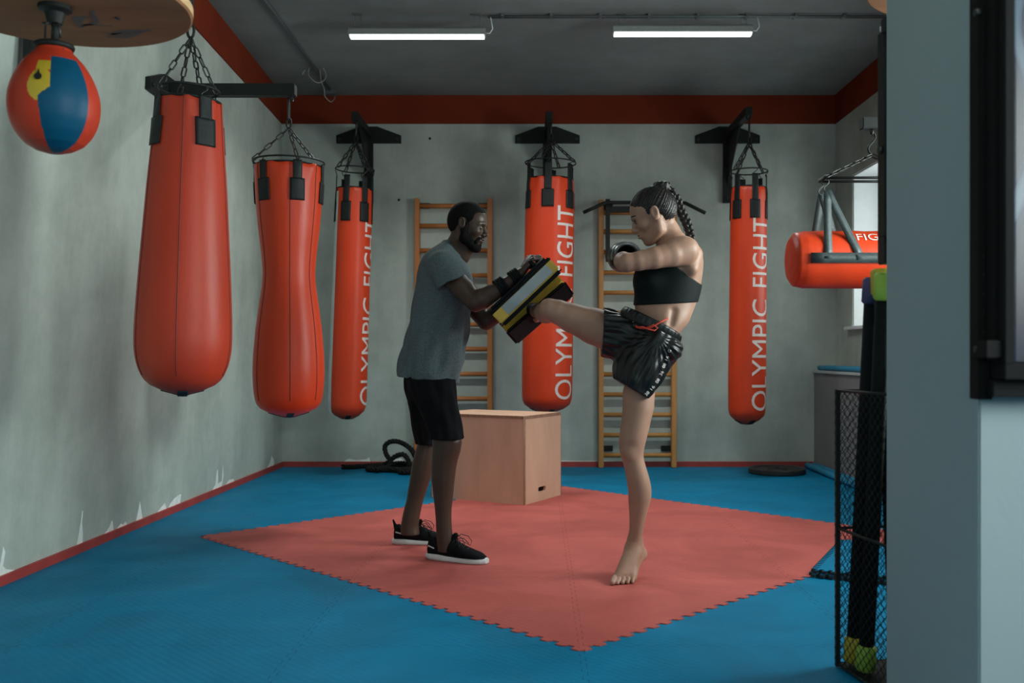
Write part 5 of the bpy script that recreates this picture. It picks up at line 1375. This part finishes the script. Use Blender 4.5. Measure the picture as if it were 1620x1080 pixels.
# torso
TW = [(372, 1055, 1080, 4.40, .05), (380, 1047, 1095, 4.40, .09), (390, 1038, 1104, 4.41, .13), (402, 1028, 1111, 4.42, .15), (416, 1014, 1113, 4.42, .150), (430, 1007, 1112, 4.42, .140), (445, 1006, 1110, 4.42, .134), (460, 1006, 1107, 4.41, .126), (472, 1005, 1104, 4.40, .118), (482, 1003.5, 1101, 4.39, .112), (492, 1004, 1097, 4.38, .108), (502, 1008, 1093, 4.37, .108), (512, 1011, 1089, 4.37, .112), (524, 1012, 1078, 4.36, .110), (540, 1008, 1066, 4.36, .115), (560, 1000, 1060, 4.36, .115)]
B.loft(2, rowsZ(TW, 4.4, .12, 0.002), 0.03)
B.ell(P(1042, 556, 4.35), (0.070, 0.08, 0.07), 0.03)
# spine groove, shoulder blade, ribs: shallow shaping
B.cone(P(1097, 402, 4.33), P(1094, 425, 4.30), 0.040, 0.030, 0.03)
B.cone(P(1062, 512, 4.262), P(1066, 492, 4.275), 0.006, 0.006, 0.03, 's')
# near (left) arm
SH, EL, WR = P(1082, 399, 4.28), P(991, 415.5, 4.20), P(986, 407, 4.42)
B.chain([(SH, 0.064), (P(1062, 402, 4.24), 0.056), (P(1035, 408, 4.21), 0.048), (P(1010, 413, 4.20), 0.042), (EL, 0.039)], 0.007)
B.ell(P(1078, 392, 4.27), (0.07, 0.055, 0.05), 0.03)
B.chain([(EL, 0.040), (P(986, 413, 4.27), 0.040), (WR, 0.028)], 0.015)
# far (right) arm folded behind the chest
B.chain([(P(1060, 404, 4.57), 0.055), (P(1050, 448, 4.62), 0.042), (P(1042, 430, 4.74), 0.030)], 0.02)
# kicking (right) leg: thigh across the picture, shin going away
HPk, KN, AN = P(1006, 542, 4.42), P(869, 489, 4.44), P(842, 490, 4.80)
B.chain([(HPk, 0.088), (P(975, 530, 4.42), 0.090), (P(940, 516, 4.43), 0.084), (P(905, 503, 4.44), 0.068), (P(882, 493, 4.44), 0.056)], 0.01)
B.chain([(P(882, 493, 4.44), 0.055), (KN, 0.046)], 0.01)
B.ell(P(867, 485, 4.43), (0.030, 0.034, 0.032), 0.02)
B.chain([(KN, 0.046), (P(864, 494, 4.55), 0.050), (P(856, 493, 4.67), 0.040), (AN, 0.031)], 0.015)
B.chain([(AN, 0.031), (P(836, 488, 4.86), 0.028), (P(828, 493, 4.905), 0.026), (P(824, 499, 4.94), 0.020)], 0.012)
B.ell(P(849, 502, 4.81), (0.022, 0.028, 0.026), 0.016)
for i in range(5):
    a = P(826, 497, 4.90 + i * 0.014); B.cone(a, a + Vector((-0.022, 0.006, -0.024 + i * 0.002)), 0.0095, 0.008, 0.003)
# standing (left) leg
WL = [(560, 995, 1055), (600, 990, 1037), (620, 985, 1036), (647, 985, 1034.5), (663, 983.5, 1030), (679, 981, 1026.5), (694.5, 979, 1022.5), (710, 979.4, 1018.7), (720, 982, 1017.5), (732, 985.7, 1020), (745, 989, 1024), (757, 991, 1027), (773, 993.5, 1030), (789, 994, 1029.5), (805, 995, 1025), (820, 995.7, 1021.5), (836, 995.7, 1018), (850, 994, 1016), (862, 991, 1016.5), (872, 988, 1016)]
def wy(y): return 4.36 - 0.05 * math.sin(max(0, min(1, (y - 560) / 310)) * math.pi)
B.loft(2, rowsZ([(y, l, r, wy(y), (r - l) / 2 * 4.35 / FPX * (1.06 if y < 700 else 0.98)) for y, l, r in WL], 4.35, .06), 0.02)
B.ell(P(995, 716, wy(716) - 0.035), (0.026, 0.022, 0.032), 0.02)          # kneecap
B.ell(P(1015, 774, wy(774) + 0.02), (0.030, 0.035, 0.07), 0.03)
# raised heel, foot on its toes
zf = 0.0045
anK = P(1003, 868, 4.36); heel = P(1013, 876, 4.405)
B.chain([(P(1004, 852, 4.36), 0.032), (anK, 0.036)], 0.015); B.ell(heel, (0.028, 0.032, 0.032), 0.02); B.cone(P(1011, 850, 4.38), heel, 0.016, 0.022, 0.02)
mt1 = Vector(((974 - CX) * 4.262 / FPX, 4.262, zf + 0.024)); mt5 = Vector(((1001 - CX) * 4.27 / FPX, 4.27, zf + 0.018))
B.cone(anK + Vector((-0.008, -0.01, 0)), mt1 + Vector((0.012, 0, 0.004)), 0.034, 0.021, 0.02); B.cone(anK, mt5, 0.032, 0.018, 0.02); B.cone(heel, mt5 + Vector((-0.005, 0.01, 0.006)), 0.024, 0.018, 0.02); B.cone(anK + Vector((0, -.02, -.02)), (mt1 + mt5) / 2 + Vector((0, 0.01, 0.012)), 0.032, 0.024, 0.02)
for i in range(5):
    p = mt1.lerp(mt5, i / 4) + Vector((0, -0.004, 0)); L = [0.050, 0.046, 0.040, 0.035, 0.028][i]; r = [0.0125, 0.0095, 0.009, 0.0085, 0.008][i]
    d = Vector((-0.42 + 0.07 * i, -1, 0)).normalized(); mid = p + d * L * 0.5 + Vector((0, 0, 0.004 if i else 0)); mid.z = zf + r + 0.009; e = p + d * L; e.z = zf + r * 0.85
    B.chain([(p, r * 1.15), (mid, r), (e, r * 0.98)], 0.005)
wbody = link_mesh('body', B.mesh('woman_body'), M_SKL, wo)
eyes(HW, WS, wo, -0.1)
m = MB()
for z_, r_ in ((-0.0578, 0.0042), (-0.0702, 0.0048)):
    m.tube([HW @ (Vector(p) * WS) for p in ((0.086, -0.020, z_ - 0.002), (0.0935, -0.009, z_), (0.095, 0, z_ - 0.0005), (0.0935, 0.009, z_), (0.086, 0.020, z_ - 0.002))], r_ * WS, 8, radii=[0.0015, r_ * 0.9, r_, r_ * 0.9, 0.0015])
m.build('lips', skin('rose_lips', (0.36, 0.13, 0.11), 0.4), wo)
# hair, knot and braid
Hh = Field(tuple(HW.translation - Vector((.17, .14, .17))), tuple(HW.translation + Vector((.17, .14, .20))), 0.0026)
Hh.frame(HW, WS)
Hh.ell((-0.016, 0, 0.039), (0.102, 0.080, 0.087), 0.02).ell((-0.047, 0, 0.005), (0.066, 0.069, 0.067), 0.03).ell((0.026, 0, 0.040), (0.056, 0.062, 0.054), 0.02)
Hh.clip((0.056, 0, 0.052), (-0.80, 0, 0.60), 0.008); Hh.clip((-0.03, 0, -0.046), (-0.62, 0, 0.8), 0.01)
for s in (-1, 1): Hh.ell((-0.008, s * 0.080, -0.004), (0.021, 0.020, 0.032), 0.006, 's')
for s in (-1, 1): Hh.ell((0.060, s * 0.060, 0.028), (0.040, 0.030, 0.028), 0.008, 's')
me = Hh.mesh('woman_hair'); Ki = HW.inverted(); kd = (Ki @ P(1050, 302, 4.39)).normalized(); ka = kd.orthogonal().normalized(); kb = kd.cross(ka)
for v in me.vertices:                    # strands combed back to the knot
    q = Ki @ v.co; an = math.atan2(q.dot(kb), q.dot(ka)); r_ = math.sqrt(q.dot(kb) ** 2 + q.dot(ka) ** 2)
    v.co += v.normal * (0.0011 * math.sin(46 * an + 3 * math.sin(7 * an)) + 0.0007 * math.sin(81 * an)) * min(1, r_ / 0.05)
me.update(); hair = link_mesh('hair', me, M_HAIRW, wo)
m = MB(); kc = P(1047, 296.5, 4.39)
def lump(c, r, n=10):
    b = bmesh.new(); bmesh.ops.create_uvsphere(b, u_segments=16, v_segments=10, radius=1)
    for f in b.faces: f.smooth = True
    return b
Kn = Field(tuple(kc - Vector((.09, .09, .07))), tuple(kc + Vector((.10, .09, .07))), 0.0024)
Kn.ell(kc + Vector((0, 0, 0.002)), (0.038, 0.038, 0.028), 0.01)
for i in range(9):
    a = i * 2 * math.pi / 9; c = kc + Vector((0.026 * math.cos(a), 0.026 * math.sin(a), 0.004)); d = Vector((-math.sin(a), math.cos(a), 0.8)).normalized() * 0.014
    Kn.cone(c - d, c + d, 0.0125, 0.0125, 0.003)
Kn.cone(kc + Vector((0.02, 0, -0.006)), kc + Vector((0.052, 0, -0.014)), 0.015, 0.013, 0.004)
link_mesh('hair_knot', Kn.mesh('hair_knot'), M_HAIRW, hair)
bp = [P(1058, 301, 4.40), P(1066, 308, 4.41), P(1072, 319, 4.42), P(1076, 331, 4.425), P(1081, 342, 4.43), P(1086, 352, 4.43), P(1089, 361, 4.43), P(1092, 371, 4.425), P(1094, 379, 4.42)]
Br = Field((0.55, 4.33, 1.50), (0.78, 4.50, 1.84), 0.003)
path = []
for i in range(len(bp) - 1):
    for j in range(8): path.append(bp[i].lerp(bp[i + 1], j / 8))
L = 0; prev = path[0]; strands = [[], [], []]
for i, p in enumerate(path):
    L += (p - prev).length; prev = p; tg = (path[min(i + 2, len(path) - 1)] - path[max(i - 2, 0)]).normalized(); u = Vector((0, 1, 0)); v = tg.cross(u).normalized()
    fat = 1.0 if i < 45 else 1 - (i - 45) / 40
    for s in range(3):
        ph = L * 2 * math.pi / 0.075 + s * 2 * math.pi / 3
        strands[s].append((p + v * 0.0125 * math.sin(ph) + u * 0.008 * math.sin(2 * ph), 0.0105 * fat))
for s in strands: Br.chain(s, 0.002)
link_mesh('braid', Br.mesh('braid'), M_HAIRW, hair)
# top
M_TOP = mat('black_sports_top', (0.005, 0.009, 0.009), 0.7, noise=0.15, nscale=30, spec=0.15); M_SEAMG = mat('seam_dark_green', (0.02, 0.03, 0.03), 0.6, noise=0.1)
T = Field((0.36, 4.16, 1.18), (0.82, 4.62, 1.52), 0.0038)
T.loft(2, rowsZ([q for q in TW if 395 < q[0] < 495], 4.4, .12), 0.02, grow=0.005)
T.ell(P(1026, 447, 4.345), (0.055, 0.060, 0.055), 0.06); T.ell(P(1024, 447, 4.48), (0.055, 0.060, 0.055), 0.06)
# lower edge and the slanting armhole edge
a = P(1006, 473.5, 4.36); b = P(1099, 482, 4.36)
T.clip(P(1052, 480.5, 4.30), (-0.05, -0.05, 1), 0.002)
a = P(1056, 411, 4.29); b = P(1108, 449, 4.40); d = (b - a).normalized(); nn = d.cross(Vector((0.3, 1, 0))).normalized(); nn = nn if nn.z < 0 else -nn
T.clip((a + b) / 2, nn, 0.003)
T.clip(P(1040, 412, 4.3), (0, 0, -1), 0.01)
top = link_mesh('sports_top', T.mesh('sports_top'), M_TOP, wo)
# shorts of shiny satin
M_SAT = mat('black_satin', (0.006, 0.008, 0.008), 0.36, noise=0.25, nscale=12, bump=0.10, bscale=20, spec=0.35)
T = Field((0.24, 4.12, 0.78), (0.74, 4.62, 1.28), 0.004)
hipc = P(1034, 540, 4.36)
def f3(a, z): return 0.0035 * np.sin(9 * a + 20 * np.asarray(z)) + 0.0025 * np.sin(17 * a - 30 * np.asarray(z))
T.loft(2, rowsZ([(515, 1006, 1078, 4.36, .128), (530, 1000, 1078, 4.36, .138), (545, 985, 1077, 4.36, .146), (560, 975, 1072, 4.36, .145), (580, 970, 1061, 4.34, .135), (600, 970, 1050, 4.33, .125), (615, 974, 1043, 4.33, .118), (640, 980, 1038, 4.33, .112)], 4.36, .13), 0.02, fold=f3)
T.ell(P(1058, 553, 4.32), (0.062, 0.09, 0.055), 0.03)
Q = T.like()
leg_d = (P(930, 512, 4.42) - P(1010, 545, 4.40)).normalized()
Q.cone(P(1010, 538, 4.39), P(930, 518, 4.43), 0.118, 0.106, 0.0)
gX = (Q.o[0] + Q.h * np.arange(Q.n[0]))[:, None, None]; gY = (Q.o[1] + Q.h * np.arange(Q.n[1]))[None, :, None]; gZ = (Q.o[2] + Q.h * np.arange(Q.n[2]))[None, None, :]
ang = np.arctan2(gZ - 1.13, gY - 4.40)
Q.F = Q.F + (0.004 * np.sin(10 * ang + 1.0 + 16 * gX) + 0.003 * np.sin(19 * ang - 25 * gX)).astype(np.float32)
Q.clip(P(952.5, 528, 4.40), (1.0, 0.0, -0.05), 0.003)
Q.cone(P(952, 521, 4.425), P(900, 500, 4.44), 0.098, 0.092, 0.0, 's')
A_, B_ = T.F, Q.F; kk = 0.03; hh = np.clip(kk - np.abs(A_ - B_), 0, None) / kk; T.F = (np.minimum(A_, B_) - hh * hh * kk * 0.25).astype(np.float32)
# creases fanning out from the hip
rx = gX - hipc.x; rz = gZ - (hipc.z + 0.02); rho = np.sqrt(rx ** 2 + rz ** 2); th_ = np.arctan2(rz, rx)
T.F = T.F + (0.0028 * np.sin(24 * th_ + 8 * rho) * np.clip(rho / 0.10, 0, 1) * np.clip((0.20 - rho) / 0.06, 0, 1) * np.clip((4.36 - gY) / 0.05, 0, 1)).astype(np.float32)
# hem slants: left part up towards the thigh, right part
a, b = P(968, 597, 4.3), P(1022, 629, 4.3); d = b - a; nn = d.cross(Vector((0, 1, 0))).normalized(); nn = nn if nn.z > 0 else -nn; T.clip(a, nn, 0.003)
a, b = P(1020, 630, 4.3), P(1044, 605, 4.3); d = b - a; nn = d.cross(Vector((0, 1, 0))).normalized(); nn = nn if nn.z > 0 else -nn; T.clip(P(1030, 623, 4.3), nn, 0.006)
# waist line
wc = P(1031, 517, 4.36); wa = Vector((0.45, 0.0, 0.87)).normalized()
T.clip(wc + wa * -0.005, -wa, 0.004)
shorts = link_mesh('shorts', T.mesh('woman_shorts'), M_SAT, wo)
# waistband: tilted, gathered elastic band
m = MB(); wu = Vector((0.87, 0, -0.45)).normalized(); bmw = bmesh.new(); n = 120; prevr = None; ringsw = []
for j in range(7):
    r_ = []
    for i in range(n):
        a = i * 2 * math.pi / n; g = 1 + 0.020 * math.sin(a * 34) * (1 - abs(j - 3) / 3.5) + 0.03 * math.sin(math.pi * j / 6)
        c = P(1030, 516, 4.36) + wa * (-0.026 + j * 0.0085)
        ru = 0.150 if math.cos(a) < 0 else 0.146
        r_.append(bmw.verts.new(c + wu * ru * g * math.cos(a) + Vector((0, 1, 0)) * 0.136 * g * math.sin(a)))
    ringsw.append(r_)
for A2, B2 in zip(ringsw[:-1], ringsw[1:]):
    for i in range(n): f = bmw.faces.new((A2[i], A2[(i + 1) % n], B2[(i + 1) % n], B2[i])); f.smooth = True
bmesh.ops.recalc_face_normals(bmw, faces=bmw.faces)
m.add(bmw); o = m.build('waistband', M_SAT, shorts); md = o.modifiers.new('s', 'SOLIDIFY'); md.thickness = 0.006
# drawstring
M_STR = mat('red_cord', (0.52, 0.045, 0.02), 0.6, noise=0.1, nscale=60)
m = MB(); yb = 4.222
m.tube([P(1005, 515, yb), P(1012, 519, yb - .004), P(1022, 519, yb - .01), P(1032, 517, yb - .012), P(1042, 511, yb - .012), P(1057, 503.5, yb + .005)], 0.004, 6)
m.tube([P(1006, 518, yb), P(1016, 517, yb - .008), P(1027, 521, yb - .014), P(1036, 523, yb - .014), P(1040, 519, yb - .014), P(1034, 514, yb - .012), P(1024, 518, yb - .012)], 0.004, 6)
m.build('drawstring', M_STR, shorts)
# side strip with small white characters, laid on the cloth
bpy.context.view_layer.update()
def bvh_of(o):
    off = WM[o.name]; vs = [v.co + off for v in o.data.vertices]; return BVHTree.FromPolygons(vs, [tuple(p.vertices) for p in o.data.polygons])
bt = bvh_of(shorts)
def onto(p, lift):
    o = Vector((0, 0, CAMZ)); d = (p - o).normalized(); h_ = bt.ray_cast(o, d)
    if h_[0] is None: return None
    return h_[0] + h_[1] * (lift if h_[1].dot(d) < 0 else -lift)
for ch, x, y, rot in (('G', 1059, 555, -70), ('16', 1055, 566, -65), ('08', 1050.5, 578, -62), ('36', 1046, 590, -60), ('08', 1040, 602, -55), ('16', 1032, 613, -50), ('38', 1023.5, 622, -45)):
    bm = text_bm(ch, 0.021 if len(ch) == 2 else 0.011, 0.0135, 0); ok = True
    ca, sa = math.cos(math.radians(-rot)), math.sin(math.radians(-rot))
    for v in bm.verts:
        u_ = v.co.x - (0.0105 if len(ch) == 2 else 0.0055); w_ = v.co.y - 0.007
        q = P(x, y, 4.25) + Vector((u_ * ca - w_ * sa, 0, u_ * sa + w_ * ca)); r_ = onto(q, 0.0012)
        if r_ is None: ok = False; break
        v.co = r_
    if not ok: bm.free(); continue
    mm = MB(); mm.add(bm); mm.build('side_lettering', M_LETTER, shorts)
# glove
M_GLV = mat('black_glove_leather', (0.008, 0.010, 0.010), 0.28, noise=0.15, nscale=15, bump=0.1, bscale=50, spec=0.45)
M_GLVW = mat('grey_glove_arc', (0.20, 0.23, 0.23), 0.35, noise=0.05)
gc = P(988, 405.5, 4.47); G = Field(tuple(gc - Vector((.12, .16, .11))), tuple(gc + Vector((.12, .18, .11))), 0.0035)
G.ell(gc + Vector((0, 0.03, 0)), (0.071, 0.10, 0.068), 0.02); G.ell(gc + Vector((-0.018, 0.05, 0.0)), (0.056, 0.09, 0.066), 0.02); G.ell(gc + Vector((0.05, 0.02, -0.01)), (0.028, 0.05, 0.04), 0.015)
G.cone(gc + Vector((0.004, -0.10, -0.006)), gc + Vector((0.004, -0.01, 0)), 0.052, 0.058, 0.015)
G.cone(gc + Vector((0.0, -0.2, -0.01)), gc + Vector((0.0, -0.02, 0)), 0.045, 0.040, 0.006, 's')
glove = link_mesh('boxing_glove', G.mesh('glove'), M_GLV, wo)
for rr, dy, a0_, a1_ in ((0.057, -0.102, 15, 175), (0.068, -0.045, 25, 195)):  # light grey arcs over the upper part of the glove
    m = MB(); m.tube([gc + Vector((0.004 + rr * math.cos(math.radians(a)), dy, -0.004 + rr * math.sin(math.radians(a)))) for a in np.linspace(a0_, a1_, 30)], 0.0032, 8, closed=False); m.build('glove_arc', M_GLVW, glove)
gc2 = P(1040, 436, 4.76); G = Field(tuple(gc2 - Vector((.10, .12, .11))), tuple(gc2 + Vector((.10, .14, .11))), 0.004)
G.ell(gc2 + Vector((0, 0.03, 0)), (0.058, 0.09, 0.058), 0.02); G.ell(gc2 + Vector((0.0, 0.0, -0.02)), (0.048, 0.05, 0.05), 0.02)
link_mesh('boxing_glove', G.mesh('glove_far'), M_GLV, wo)
# dark band round the ankle of the kicking leg
m = MB(); ax = (AN - P(856, 493, 4.67)).normalized(); u = ax.orthogonal().normalized(); v = ax.cross(u); c = P(845, 491, 4.775)
for w_ in np.linspace(-0.03, 0.03, 6):
    m.tube([c + ax * w_ + (u * math.cos(a) + v * math.sin(a)) * 0.034 for a in np.linspace(0, 2 * math.pi, 25)[:-1]], 0.006, 6, closed=True)
m.build('ankle_band', M_TOP, wo)
# ear stud
m = MB(); m.lathe([(0, -0.003), (0.0035, 0), (0, 0.003)], HW @ Vector((-0.004, 0.087, -0.030)), 10); m.build('earring', M_BUCK, wo)
